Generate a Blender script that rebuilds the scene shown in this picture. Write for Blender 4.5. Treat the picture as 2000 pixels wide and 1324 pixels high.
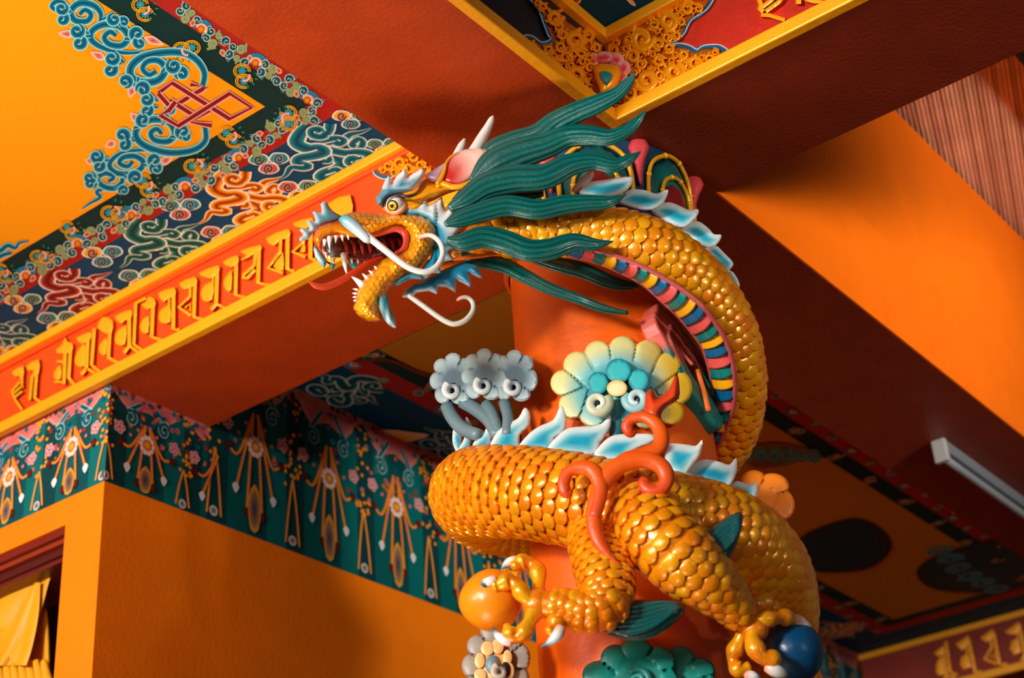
import bpy, bmesh, math, random
import numpy as np
from mathutils import Vector, Matrix
from mathutils.geometry import delaunay_2d_cdt
for o in list(bpy.data.objects): bpy.data.objects.remove(o)
COL = bpy.context.scene.collection
random.seed(7)
# ---------------------------------------------------------------- camera
FPX, YAW, PITCH, ROLL = 3222.638, -0.626548, 0.5157826, -0.0725635
CAMZ = 1.6
_cy, _sy = math.cos(YAW), math.sin(YAW); _cp, _sp = math.cos(PITCH), math.sin(PITCH); _cr, _sr = math.cos(ROLL), math.sin(ROLL)
FWD = np.array([_sy*_cp, _cy*_cp, _sp]); _rt = np.array([_cy, -_sy, 0.]); _up = np.cross(_rt, FWD)
RGT = _cr*_rt + _sr*_up; UPV = -_sr*_rt + _cr*_up
CAMP = np.array([0., 0., CAMZ])
cam = bpy.data.cameras.new('camera'); camo = bpy.data.objects.new('camera', cam); COL.objects.link(camo)
camo.matrix_world = Matrix(((RGT[0], UPV[0], -FWD[0], 0), (RGT[1], UPV[1], -FWD[1], 0), (RGT[2], UPV[2], -FWD[2], CAMZ), (0, 0, 0, 1)))
cam.sensor_width = 36.0; cam.sensor_fit = 'HORIZONTAL'; cam.lens = FPX/2000*36.0; cam.clip_start = .05; cam.clip_end = 200
cam.dof.use_dof = True; cam.dof.focus_distance = 3.95; cam.dof.aperture_fstop = 2.8
sc = bpy.context.scene; sc.camera = camo
# ---------------------------------------------------------------- light and exposure
sc.view_settings.view_transform = 'Standard'; sc.view_settings.look = 'None'
sc.view_settings.exposure = 0.0; sc.view_settings.gamma = 1.0; sc.view_settings.use_curve_mapping = False
w = bpy.data.worlds.new('sky'); sc.world = w; w.use_nodes = True
bg = w.node_tree.nodes['Background']; bg.inputs[0].default_value = (1, .97, .94, 1); bg.inputs[1].default_value = .06
def area(name, loc, target, sx, sy, power, col, spread=180):
    l = bpy.data.lights.new(name, 'AREA'); l.shape = 'RECTANGLE'; l.size = sx; l.size_y = sy; l.energy = power; l.color = col; l.spread = math.radians(spread)
    o = bpy.data.objects.new(name, l); COL.objects.link(o); o.location = loc
    o.rotation_euler = (Vector(target)-Vector(loc)).to_track_quat('-Z', 'Y').to_euler(); return o
area('daylight_front_left', (-5.6, -5.2, 3.7), (-2.2, 3.0, 3.5), 2.2, 1.0, 250, (1, .94, .85))
area('daylight_front', (-2.4, -5.0, 3.5), (-2.0, 3.0, 3.3), 1.3, .9, 570, (1, .95, .88))
area('daylight_front_right', (1.6, -5.4, 3.7), (-1.8, 3.0, 3.9), 1.6, 1.0, 46, (1, .95, .88))
area('daylight_right', (8.0, 0.2, 2.7), (-1.7, 4.6, 4.45), 1.4, .8, 23, (1, .90, .78), 22)
area('roof_fill_right', (6.5, 6.5, .8), (-1.3, 5.3, 5.3), 1.0, 1.0, 6, (1, .95, .9), 16)  # fill lamp added to brighten the timber roof sheet from below
area('courtyard_bounce', (-2.9, 1.05, .12), (-2.6, 1.6, 4.1), 1.2, 1.2, 21, (1, .86, .68), 58)
# ---------------------------------------------------------------- helpers
def lin(c):
    return tuple((x/255/12.92 if x/255 <= .04045 else ((x/255+.055)/1.055)**2.4) for x in c[:3])
def mixc(a, b, k):
    k = min(1., max(0., k)); return tuple(a[i]+(b[i]-a[i])*k for i in range(3))
def ray(px, py): return RGT*(px-1000)/FPX - UPV*(py-662)/FPX + FWD
def on_z(px, py, z): r = ray(px, py); return CAMP + r*((z-CAMZ)/r[2])
def on_x(px, py, x): r = ray(px, py); return CAMP + r*(x/r[0])
def on_y(px, py, y): r = ray(px, py); return CAMP + r*(y/r[1])
AX = np.array([-1.96, 3.12]); D0 = math.hypot(*AX); NV = np.array([AX[0]/D0, AX[1]/D0, 0.]); LAT = np.array([NV[1], -NV[0], 0.])
RCOL = .236; EN = -NV
ZS, ZC = 4.1, 4.4                      # beam soffit, ceiling
XB0, XB1, YA0, YA1 = -2.18, -1.741, 2.905, 3.33
def pt(px, py, t):
    """a point of the sculpture: t metres in front of the column's axis, towards the courtyard"""
    r = ray(px, py); return CAMP + r*((D0-t)/(r@NV))
def mpp(P): return ((np.asarray(P)-CAMP)@FWD)/FPX
def cr(pts, n=6, closed=False):
    P = np.array(pts, float); N = len(P); out = []
    rng = range(N) if closed else range(N-1)
    for i in rng:
        p1, p2 = P[i], P[(i+1) % N]
        p0 = P[i-1] if (closed or i > 0) else 2*p1-p2
        p3 = P[(i+2) % N] if (closed or i+2 < N) else 2*p2-p1
        for k in range(n):
            s = k/n
            out.append(.5*((2*p1)+(-p0+p2)*s+(2*p0-5*p1+4*p2-p3)*s*s+(-p0+3*p1-3*p2+p3)*s**3))
    if not closed: out.append(P[-1])
    return np.array(out)
def T(ox, oy, s):                      # crop coordinates of a study -> photograph frame
    return lambda pts: [tuple([ox+p[0]*s, oy+p[1]*s]+list(p[2:])) for p in pts]
class MB:
    def __init__(self): self.v = []; self.f = []; self.c = []
    def add(self, vs, fs, col):
        b = len(self.v); n = len(vs); self.v.extend([tuple(map(float, x)) for x in vs])
        self.f.extend([tuple(i+b for i in q) for q in fs])
        if n and not isinstance(col[0], (tuple, list, np.ndarray)): col = [col]*n
        self.c.extend([tuple(x[:3]) for x in col])
    def box(self, lo, hi, col):
        (a, b, c), (d, e, f) = lo, hi
        self.add([(a,b,c),(d,b,c),(d,e,c),(a,e,c),(a,b,f),(d,b,f),(d,e,f),(a,e,f)],
                 [(0,3,2,1),(4,5,6,7),(0,1,5,4),(1,2,6,5),(2,3,7,6),(3,0,4,7)], col)
    def build(self, name, mat, parent=None, smooth=True, recalc=True, origin=None, angle=None):
        o3 = np.array(origin if origin is not None else (parent_loc(parent) if parent is not None else (0, 0, 0)), float)
        me = bpy.data.meshes.new(name)
        V = np.array(self.v, float).reshape(-1, 3) - o3
        me.from_pydata(V.tolist(), [], self.f); me.update()
        if recalc:
            bm = bmesh.new(); bm.from_mesh(me); bmesh.ops.recalc_face_normals(bm, faces=bm.faces); bm.to_mesh(me); bm.free()
        a = me.color_attributes.new('Col', 'FLOAT_COLOR', 'POINT')
        a.data.foreach_set('color', np.array([(*c, 1.) for c in self.c], np.float32).ravel())
        if smooth: me.polygons.foreach_set('use_smooth', [True]*len(me.polygons))
        if smooth and angle: me.set_sharp_from_angle(angle=math.radians(angle))
        me.materials.append(mat)
        o = bpy.data.objects.new(name, me); COL.objects.link(o)
        if parent is not None: o.parent = parent
        else: o.location = o3
        return o
def parent_loc(p):
    l = np.zeros(3)
    while p is not None: l += np.array(p.location); p = p.parent
    return l
def thing(name, label, cat, loc=(0, 0, 0), group=None):
    o = bpy.data.objects.new(name, None); COL.objects.link(o); o.location = tuple(map(float, loc)); o.empty_display_size = .1
    o['label'] = label; o['category'] = cat
    if group: o['group'] = group
    return o
def tag(o, label, cat, group=None):
    o['label'] = label; o['category'] = cat
    if group: o['group'] = group
    return o
def struct(o, label=None):
    o['kind'] = 'structure'
    if label: o['label'] = label
    return o
# ---------------------------------------------------------------- materials
def mat(name, rough=.5, metal=0., bump=0., bscale=60., kind='noise', var=0., coat=0., spec=.5, vscale=4.):
    m = bpy.data.materials.new(name); m.use_nodes = True; nt = m.node_tree; b = nt.nodes['Principled BSDF']
    at = nt.nodes.new('ShaderNodeVertexColor'); at.layer_name = 'Col'
    b.inputs['Roughness'].default_value = rough; b.inputs['Metallic'].default_value = metal
    b.inputs['Coat Weight'].default_value = coat; b.inputs['Coat Roughness'].default_value = .15; b.inputs['Specular IOR Level'].default_value = spec
    src = at.outputs['Color']
    tc = nt.nodes.new('ShaderNodeTexCoord')
    if var > 0:
        n = nt.nodes.new('ShaderNodeTexNoise'); n.inputs['Scale'].default_value = vscale; n.inputs['Detail'].default_value = 8; n.inputs['Roughness'].default_value = .62
        nt.links.new(tc.outputs['Object'], n.inputs['Vector'])
        mr = nt.nodes.new('ShaderNodeMapRange'); mr.inputs['From Min'].default_value = .25; mr.inputs['From Max'].default_value = .75
        mr.inputs['To Min'].default_value = 1-var; mr.inputs['To Max'].default_value = 1+var*.6
        nt.links.new(n.outputs['Fac'], mr.inputs['Value'])
        vm = nt.nodes.new('ShaderNodeVectorMath'); vm.operation = 'SCALE'
        nt.links.new(src, vm.inputs[0]); nt.links.new(mr.outputs['Result'], vm.inputs['Scale']); src = vm.outputs['Vector']
    nt.links.new(src, b.inputs['Base Color'])
    if bump > 0:
        if kind == 'voronoi':
            n = nt.nodes.new('ShaderNodeTexVoronoi'); n.inputs['Scale'].default_value = bscale; n.feature = 'SMOOTH_F1'; o = n.outputs['Distance']
        else:
            n = nt.nodes.new('ShaderNodeTexNoise'); n.inputs['Scale'].default_value = bscale; n.inputs['Detail'].default_value = 6; o = n.outputs['Fac']
        nt.links.new(tc.outputs['Object'], n.inputs['Vector'])
        bp = nt.nodes.new('ShaderNodeBump'); bp.inputs['Strength'].default_value = bump; bp.inputs['Distance'].default_value = .01
        if kind == 'voronoi': bp.invert = True
        nt.links.new(o, bp.inputs['Height']); nt.links.new(bp.outputs['Normal'], b.inputs['Normal'])
    return m
M_PLASTER = mat('plaster_paint', .66, bump=.12, bscale=70, var=.10, spec=.15)
M_BEAM = mat('beam_paint', .5, bump=.18, bscale=90, var=.22, spec=.35, vscale=7)
M_MURAL = mat('mural_paint', .6, bump=.05, bscale=60, spec=.12)
M_TRIM = mat('gilded_trim', .42, metal=.15, bump=.15, bscale=50, var=.1)
M_GLYPH = mat('gilded_letters', .42, metal=.1, bump=.1, bscale=60)
M_FILI = mat('gilded_filigree', .36, metal=.3, bump=.1, bscale=90)
M_GOLD = mat('gold_scales', .28, metal=.25, coat=.6, bump=.12, bscale=160, var=.16, vscale=22)
M_GOLDH = mat('gold_skin', .30, metal=.25, coat=.5, bump=.55, bscale=62, kind='voronoi', var=.14, vscale=16)
M_GOLDS = mat('gold_smooth', .30, metal=.25, coat=.5, bump=.25, bscale=70, var=.15, vscale=16)
M_GLOSS = mat('glossy_enamel', .3, bump=.12, bscale=60, var=.06)
M_MANE = mat('mane_enamel', .30, coat=.5, bump=.15, bscale=120, var=.14, vscale=12)
M_PAINT = mat('painted_plaster', .42, bump=.12, bscale=60, var=.08, vscale=14)
M_WOOD = mat('corrugated_timber', .6, bump=.2, bscale=30, var=.25, vscale=6)
M_CLOTH = mat('satin_cloth', .5, bump=.15, bscale=140, var=.15, vscale=9)
M_METAL = mat('painted_metal', .4, metal=.2)
M_FLOOR = mat('stone_floor', .7, bump=.2, bscale=20, var=.15)
# ---------------------------------------------------------------- 2-D drawing onto a real surface
class Canvas:
    """paint: strokes and fills laid on a surface fmap(u, v); each layer sits a hair above the last"""
    def __init__(self, fmap, nrm, base=0., step=.00045): self.m = MB(); self.fm = fmap; self.n = np.array(nrm, float); self.b = base; self.s = step; self.k = [0]
    def P(self, u, v, L, x=0.): return self.fm(u, v) + self.n*(self.b+self.s*L+self.k[0]*4e-6+x)
    def stroke(self, pts, hw, bands, L, n=4, smooth=True):
        self.k[0] += 1; pts = np.array(pts, float)
        W = np.interp(np.linspace(0, 1, len(pts)), np.linspace(0, 1, len(hw)), hw) if hasattr(hw, '__len__') else np.full(len(pts), float(hw))
        Q = np.column_stack([pts[:, :2], W])
        if smooth and len(pts) > 2: Q = cr(Q, n)
        tg = np.gradient(Q[:, :2], axis=0); tg /= np.maximum(np.linalg.norm(tg, axis=1), 1e-9)[:, None]
        nm = np.column_stack([-tg[:, 1], tg[:, 0]])
        fr = [-b[0] for b in bands[::-1] if b[0] > 0]+[b[0] for b in bands]
        cl = [b[1] for b in bands[::-1] if b[0] > 0]+[b[1] for b in bands]
        K = len(fr); vs = []; cs = []
        for i in range(len(Q)):
            for k in range(K):
                p = Q[i, :2]+nm[i]*max(Q[i, 2], .0001)*fr[k]; vs.append(self.P(p[0], p[1], L, i*1.2e-5)); cs.append(cl[k])
        fs = [(i*K+k, i*K+k+1, (i+1)*K+k+1, (i+1)*K+k) for i in range(len(Q)-1) for k in range(K-1)]
        self.put(vs, fs, cs)
    def put(self, vs, fs, cs):
        V = [np.asarray(v) for v in vs]; out = []
        for f in fs:
            a, b, c = V[f[0]], V[f[1]], V[f[2]]; nn = np.cross(b-a, c-a)
            if nn@nn < 1e-20 and len(f) > 3: nn = np.cross(c-a, V[f[3]]-a)
            out.append(f if nn@self.n >= 0 else f[::-1])
        self.m.add(vs, out, cs)
    def fill(self, poly, cin, cout, L, smooth=0, ring=.55):
        self.k[0] += 1; P = np.array(poly, float)
        if smooth: P = cr(P, smooth, True)
        c = P.mean(0); n = len(P); vs = [self.P(c[0], c[1], L)]; cs = [cin]
        for p in P: q = c+(p-c)*ring; vs.append(self.P(q[0], q[1], L)); cs.append(mixc(cin, cout, .35))
        for p in P: vs.append(self.P(p[0], p[1], L)); cs.append(cout)
        fs = [(0, 1+i, 1+(i+1) % n) for i in range(n)]+[(1+i, 1+n+i, 1+n+(i+1) % n, 1+(i+1) % n) for i in range(n)]
        self.put(vs, fs, cs)
    def disc(self, x, y, r, cin, cout, L, n=14, sx=1., sy=1.): self.fill([(x+r*sx*math.cos(a), y+r*sy*math.sin(a)) for a in np.linspace(0, 2*math.pi, n, endpoint=False)], cin, cout, L)
    def quad(self, a, b, c, d, col, L, n=1):
        self.put([self.P(*a, L), self.P(*b, L), self.P(*c, L), self.P(*d, L)], [(0, 1, 2, 3)], col)
def spiral(cx, cy, r, turns, a0, dr=1, r1=.12, n=None):
    n = n or max(8, int(turns*14)); out = []
    for i in range(n+1):
        s = i/n; a = a0+dr*2*math.pi*turns*s; rr = r*(1-s)**.85+r*r1*s; out.append((cx+rr*math.cos(a), cy+rr*math.sin(a)))
    return out
# ---------------------------------------------------------------- solids traced as outlines, each with its own distance and thickness
def inflate(mb, poly, t, th, colf, bev=None, e=0., step=5., smooth=0, fm=None, dish=0., knobs=None, hmod=None):
    """a pillow- or plate-shaped solid; outline in the photograph's frame, t metres in front of the column axis, half thickness th"""
    P = np.array([p[:2] for p in poly], float)
    if smooth: P = cr(P, smooth, True)
    D = []
    for i in range(len(P)):
        a, b = P[i], P[(i+1) % len(P)]; k = max(1, int(np.linalg.norm(b-a)/step)); D += [a+(b-a)*j/k for j in range(k)]
    P = np.array(D); n = len(P)
    lo, hi = P.min(0), P.max(0); g = []
    A, B = P, np.roll(P, -1, 0); AB = B-A; L2 = np.maximum((AB**2).sum(1), 1e-12)
    def dist(q):
        s = np.clip(((q-A)*AB).sum(1)/L2, 0, 1); return np.sqrt((((A+AB*s[:, None])-q)**2).sum(1).min())
    def inside(q):
        c = (A[:, 1] > q[1]) != (B[:, 1] > q[1])
        with np.errstate(divide='ignore', invalid='ignore'): x = A[:, 0]+(q[1]-A[:, 1])*AB[:, 0]/AB[:, 1]
        return (np.count_nonzero(c & (q[0] < x)) % 2) == 1
    r = 0; y = lo[1]+step*.5
    while y < hi[1]:
        x = lo[0]+step*(.25+.5*(r % 2))
        while x < hi[0]:
            q = np.array((x, y))
            if inside(q) and dist(q) > step*.45: g.append(q)
            x += step
        y += step*.87; r += 1
    allp = [Vector(p) for p in P]+[Vector(q) for q in g]
    ov, oe, of, _, _, _ = delaunay_2d_cdt(allp, [], [list(range(n))], 1, 1e-6)
    Q = np.array([tuple(v) for v in ov]); d = np.array([dist(q) for q in Q]); d[d < 1e-4] = 0
    R = bev if bev else max(d.max(), 1e-6)
    k = np.clip(d/R, 0, 1); h = e+(th-e)*np.sqrt(np.maximum(0, 1-(1-k)**2))
    if hmod: h = h*np.array([hmod(*q) for q in Q])
    fm = fm or pt; tt = [t(*q) if callable(t) else t for q in Q]
    F = [fm(Q[i][0], Q[i][1], tt[i]+h[i]-(dish*math.sqrt(k[i]) if dish else 0)) for i in range(len(Q))]
    cs = [colf(Q[i][0], Q[i][1], d[i]/R) if callable(colf) else colf for i in range(len(Q))]
    N = len(Q); fs = [tuple(f) for f in of]; bi = {}
    vs = list(F); cc = list(cs); m = [0]*N
    for i in range(N):
        if d[i] == 0 and e == 0: m[i] = i
        else: m[i] = len(vs); vs.append(fm(Q[i][0], Q[i][1], tt[i]-h[i])); cc.append(cs[i])
    fs += [tuple(m[i] for i in f[::-1]) for f in of]
    if e > 0:
        cnt = {}
        for f in of:
            for i in range(len(f)):
                a, b = f[i], f[(i+1) % len(f)]; key = (min(a, b), max(a, b)); cnt[key] = cnt.get(key, 0)+1
        fs += [(a, b, m[b], m[a]) for (a, b), c in cnt.items() if c == 1]
    mb.add(vs, fs, cc)
    if knobs:
        sp, kr, kh, ax = knobs; rr = random.Random(2); y = lo[1]; r = 0; ca, sa = math.cos(ax), math.sin(ax)
        hf = lambda q: e+(th-e)*math.sqrt(max(0, 1-(1-min(1, dist(q)/R))**2)) if inside(q) else 0.
        while y < hi[1]:
            x = lo[0]+sp*.5*(r % 2)
            while x < hi[0]:
                q = np.array((x+rr.uniform(-1, 1)*sp*.08, y+rr.uniform(-1, 1)*sp*.08)); x += sp
                if not inside(q) or dist(q) < kr*.6: continue
                t_ = lambda z: (t(*z) if callable(t) else t)+hf(z)
                vv = [fm(q[0], q[1], t_(q)+kh)]; n_ = 12
                for f_, h_ in ((.62, .86), (.95, .45), (1., -.35)):
                    for k_ in range(n_):
                        a = 2*math.pi*k_/n_; u, v_ = kr*f_*math.cos(a), kr*f_*math.sin(a)*.9; z = np.array((q[0]+u*ca-v_*sa, q[1]+u*sa+v_*ca)); tilt = .55*u/kr
                        vv.append(fm(z[0], z[1], t_(z)+kh*(h_+tilt*(h_ > 0))))
                c_ = colf(q[0], q[1], 1.) if callable(colf) else colf; c_ = mixc(c_, (1, .6, .05), rr.random()*.35)
                mb.add(vv, [(0, 1+k_, 1+(k_+1) % n_) for k_ in range(n_)]+[(1+l*n_+k_, 1+(l+1)*n_+k_, 1+(l+1)*n_+(k_+1) % n_, 1+l*n_+(k_+1) % n_) for l in (0, 1) for k_ in range(n_)], [c_]*(1+2*n_)+[mixc(c_, (.2, .06, 0), .6)]*n_)
            y += sp*.8; r += 1
def frames(P, view=True):
    P = np.asarray(P); tg = np.gradient(P, axis=0); tg /= np.maximum(np.linalg.norm(tg, axis=1), 1e-9)[:, None]
    out = []
    if view:
        for t in tg:
            d = EN*.8-FWD*.2; d = d-t*(d@t); d /= max(np.linalg.norm(d), 1e-6); out.append((t, np.cross(t, d), d))
    else:
        d = np.array([0., 0., 1.])-tg[0]*tg[0][2]; d /= np.linalg.norm(d)
        for t in tg:
            d = d-t*(d@t); d /= max(np.linalg.norm(d), 1e-6); out.append((t, np.cross(t, d), d))
    return out
def tube(mb, P, RX, RY, col, seg=12, view=True, rid=0, ramp=.1, caps=True):
    """a tapering limb; RX across, RY in depth; rid carved grooves"""
    F = frames(P, view); n = len(P); vs = []; cs = []
    RX = np.broadcast_to(RX, (n,)); RY = np.broadcast_to(RY, (n,))
    for i in range(n):
        t, a, b = F[i]; ci = col(i/(n-1)) if callable(col) else col
        for k in range(seg):
            th = 2*math.pi*k/seg; g = 1+ramp*math.cos(rid*th) if rid else 1.
            vs.append(P[i]+a*RX[i]*g*math.cos(th)+b*RY[i]*g*math.sin(th))
            cs.append(ci)
    fs = [(i*seg+k, i*seg+(k+1) % seg, (i+1)*seg+(k+1) % seg, (i+1)*seg+k) for i in range(n-1) for k in range(seg)]
    if caps:
        for i0, s in ((0, -1), (n-1, 1)):
            c = len(vs); vs.append(P[i0]+F[i0][0]*s*min(RX[i0], RY[i0])*.5); cs.append(cs[i0*seg])
            fs += [(i0*seg+k, i0*seg+(k+1) % seg, c) for k in range(seg)]
    mb.add(vs, fs, cs)
def ptube(mb, pts, col, flat=1., seg=12, n=5, rid=0, ramp=.1, view=True, knuckle=0):
    """pts = (x, y, t, half width) in the photograph's frame"""
    Q = cr(pts, n); P = np.array([pt(q[0], q[1], q[2]) for q in Q]); R = np.array([max(q[3], .3)*mpp(p) for q, p in zip(Q, P)])
    if knuckle: sq = np.linspace(0, 1, len(R)); R = R*(1+.17*np.cos(2*math.pi*knuckle*sq+.6))
    tube(mb, P, R, R*flat, col, seg, view, rid, ramp); return P, R
def cone(mb, x0, y0, x1, y1, t, w, col, t1=None, seg=8, bend=0.):
    t1 = t if t1 is None else t1; Q = []
    for s in np.linspace(0, 1, 6):
        px, py = x0+(x1-x0)*s-(y1-y0)*bend*s*(1-s)*2, y0+(y1-y0)*s+(x1-x0)*bend*s*(1-s)*2
        Q.append((px, py, t+(t1-t)*s, w*(1-s)**.75+.25))
    ptube(mb, Q, col, 1., seg, 1)
def ball(mb, c, rx, ry, rz, col, ax=None, nu=20, nv=14):
    ax = ax or (LAT, EN, np.array([0, 0, 1.])); vs = []; cs = []
    for j in range(nv+1):
        ph = -math.pi/2+math.pi*j/nv
        for i in range(nu):
            a = 2*math.pi*i/nu; d = (math.cos(ph)*math.cos(a), math.cos(ph)*math.sin(a), math.sin(ph))
            vs.append(np.asarray(c)+ax[0]*rx*d[0]+ax[1]*ry*d[1]+ax[2]*rz*d[2]); cs.append(col(d) if callable(col) else col)
    fs = [(j*nu+i, j*nu+(i+1) % nu, (j+1)*nu+(i+1) % nu, (j+1)*nu+i) for j in range(nv) for i in range(nu)]
    mb.add(vs, fs, cs)
# ================================================================ the porch
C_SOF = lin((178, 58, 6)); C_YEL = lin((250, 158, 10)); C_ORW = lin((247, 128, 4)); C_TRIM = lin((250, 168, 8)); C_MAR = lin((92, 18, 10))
C_BLUE = lin((0, 66, 104)); C_RED = lin((168, 36, 30)); C_GRN = lin((8, 48, 48)); C_WHT = lin((232, 236, 232)); C_TEAL = lin((0, 128, 132)); C_SKY = lin((0, 122, 170)); C_LB = lin((140, 214, 222))
def sbox(name, lo, hi, col, m, parent=None):
    b = MB(); b.box(lo, hi, col); o = b.build(name, m, parent, smooth=False, origin=((lo[0]+hi[0])/2, (lo[1]+hi[1])/2, lo[2])); return struct(o)
sbox('floor', (-9, -9, -.1), (12, 12, 0), lin((110, 76, 50)), M_FLOOR)
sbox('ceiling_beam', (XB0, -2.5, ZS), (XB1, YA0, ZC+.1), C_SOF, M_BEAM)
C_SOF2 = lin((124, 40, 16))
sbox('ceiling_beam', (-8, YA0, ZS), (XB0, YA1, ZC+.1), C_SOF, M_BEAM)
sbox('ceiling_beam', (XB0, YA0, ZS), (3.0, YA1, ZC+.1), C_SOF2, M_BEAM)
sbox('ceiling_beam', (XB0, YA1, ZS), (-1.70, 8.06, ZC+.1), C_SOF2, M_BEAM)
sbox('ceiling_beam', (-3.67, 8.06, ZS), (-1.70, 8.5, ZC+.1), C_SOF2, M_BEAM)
sbox('wall_right', (-1.86, YA1, ZC+.1), (-1.70, 8.5, 5.245), lin((240, 110, 2)), M_PLASTER)
sbox('trim_1', (-1.70, YA1, ZS), (-1.694, 8.5, ZC+.1), lin((240, 110, 2)), M_PLASTER)   # the same orange coat carried down the beam's side
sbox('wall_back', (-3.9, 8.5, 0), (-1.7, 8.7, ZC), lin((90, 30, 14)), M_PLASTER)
sbox('wall_left', (-3.842, 2.917, 0), (-3.67, 8.06, ZS), C_ORW, M_PLASTER)
sbox('wall_left', (-3.9, YA1, ZS), (-3.67, 8.06, ZC), C_ORW, M_PLASTER)
WX, WZ = -3.842, 3.680                                 # right edge and head of the opening in the front wall
sbox('wall_front', (-8, 2.917, WZ), (-3.842, 3.15, ZS), C_ORW, M_PLASTER)
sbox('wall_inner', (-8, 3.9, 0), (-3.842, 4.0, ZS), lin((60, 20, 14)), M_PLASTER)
# --- window with a stepped maroon frame
win = MB()
for k, (dz, dy, h) in enumerate([(0, .012, .022), (.022, .03, .016), (.038, .05, .024), (.062, .065, .014)]):
    win.box((-6.2, 2.917+dy, WZ-dz-h), (-3.842, 3.2, WZ-dz), lin([(120, 24, 12), (150, 46, 14), (84, 16, 10), (110, 26, 16)][k]))
wo = win.build('window_1', M_PAINT, smooth=False, origin=(-4.8, 3.0, WZ-.1)); struct(wo)
j = MB()
for k, (dx, dy, h) in enumerate([(0, .10, .03)]):
    j.box((-3.842-h, 3.02, 0), (-3.842, 3.2, WZ-.08), lin((52, 16, 14)))
j.box((-3.96, 3.10, WZ-.14), (-3.842, 3.16, WZ-.076), lin((10, 52, 84))); j.box((-3.96, 3.08, WZ-.165), (-3.842, 3.15, WZ-.14), lin((96, 60, 40)))
j.build('window_frame', M_PAINT, wo, smooth=False)
# --- curtain
cur = thing('curtain', 'gold satin curtain gathered in the dark red window at the lower left', 'curtain', on_y(40, 1124, 3.06))
CG = lin((240, 166, 16)); n1, n2 = 90, 110
def sheet(name, edge_l, edge_r, y0, fold):
    b = MB(); vs = []
    L = cr(edge_l, 10); R_ = cr(edge_r, 10)
    for a in range(n1+1):
        u = a/n1
        for c in range(n2+1):
            k = c/n2*(len(L)-1); i = min(int(k), len(L)-2); f = k-i; l = L[i]+(L[i+1]-L[i])*f; r = R_[i]+(R_[i+1]-R_[i])*f; q = l+(r-l)*u
            vs.append(on_y(q[0], q[1], y0+fold(u, c/n2)))
    b.add(vs, [(a*(n2+1)+c, (a+1)*(n2+1)+c, (a+1)*(n2+1)+c+1, a*(n2+1)+c+1) for a in range(n1) for c in range(n2)], CG)
    o = b.build(name, M_CLOTH, cur, recalc=False); sm = o.modifiers.new('s', 'SOLIDIFY'); sm.thickness = .003; return o
sheet('drape', [(-90, 1110), (-90, 1200), (-90, 1300), (-90, 1900)], [(92, 1130), (86, 1190), (96, 1260), (112, 1900)], 3.085, lambda u, v: -.016*math.sin(u*26+2*v)*(.25+v) - .008*math.sin(u*57+v*4)*v)
# the swag: folds fan out from the gather at the right and fall to a rounded hem
sheet('swag', [(100, 1119), (-20, 1124), (-60, 1128), (-110, 1132)], [(100, 1121), (82, 1190), (54, 1270), (30, 1296)], 3.045, lambda u, v: -(.004+.024*v)*abs(math.sin(u*8.5+.4))**.8 + .016*v*math.sin(u*3.2))
sheet('swag_tail', [(70, 1138), (40, 1200), (10, 1262), (-14, 1300)], [(80, 1138), (76, 1200), (64, 1262), (52, 1300)], 3.025, lambda u, v: -.010*math.sin(u*9)*v)
b = MB()
for k in range(8): ptube_y = [(-20+15*k, 1290), (-16+15*k, 1310), (-14+16*k, 1345), (-14+17*k, 1390)]; P = np.array([on_y(q[0], q[1], 3.035+.008*(k % 2)) for q in cr(ptube_y, 5)]); tube(b, P, np.linspace(.010, .020, len(P)), np.linspace(.006, .014, len(P)), CG, 12)
b.build('ruffle', M_CLOTH, cur)
# --- corrugated timber roof beyond the orange wall
rf = MB(); dU = np.array([-.197, .592, 0]); dU /= np.linalg.norm(dU); dV = np.array([dU[1], -dU[0], 0]); O = np.array([-1.69, 4.1, 5.25]); n1 = 800; vs = []; cs = []
rc = random.Random(3); stripe = [rc.choice([(220, 164, 128), (206, 148, 112), (230, 176, 138), (190, 132, 100)]) for _ in range(200)]
for i in range(n1+1):
    s = -1.2+2.6*i/n1; z = .0035*math.sin(i*2*math.pi/5)
    c = lin(stripe[i//5])
    for vv in (-.6, 3.4): vs.append(O+dV*s+dU*vv+np.array([0, 0, z+.01])); cs.append(c)
rf.add(vs, [(2*i, 2*i+1, 2*i+3, 2*i+2) for i in range(n1)], cs)
struct(rf.build('roof_sheet', M_WOOD, recalc=False, origin=(-1.2, 5, 5.25)))
b = MB(); b.box((-1.20, 4.2, 5.15), (-1.12, 8, 5.24), lin((22, 22, 24))); struct(b.build('trim_2', M_METAL, smooth=False, origin=(-1.16, 6, 5.15)))
# ---------------------------------------------------------------- painted ceiling, bay before the column
K0 = lin((4, 40, 70))
TEALB = [(0, lin((0, 58, 92))), (.35, lin((0, 110, 150))), (.70, lin((20, 140, 160))), (.82, C_LB), (1, lin((190, 232, 226)))]
def ribbon(dark, mid, light): return [(0, lin(dark)), (.45, lin(mid)), (.74, lin(light)), (.84, C_WHT), (1, C_WHT)]
RIB = {'blue': ribbon((0, 60, 90), (0, 112, 134), (30, 150, 160)), 'gold': ribbon((110, 30, 10), (228, 120, 14), (250, 190, 30)),
       'green': ribbon((0, 50, 46), (20, 100, 94), (66, 150, 138)), 'red': ribbon((90, 20, 20), (150, 40, 40), (206, 96, 84)), 'teal': ribbon((0, 60, 80), (0, 96, 112), (40, 140, 142))}
MAR = [(0, lin((120, 18, 16))), (.55, lin((140, 28, 30))), (.70, lin((226, 150, 150))), (1, lin((240, 190, 186)))]
OLIVE = [(0, lin((130, 150, 96))), (.7, lin((150, 170, 120))), (1, lin((90, 110, 80)))]
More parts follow.
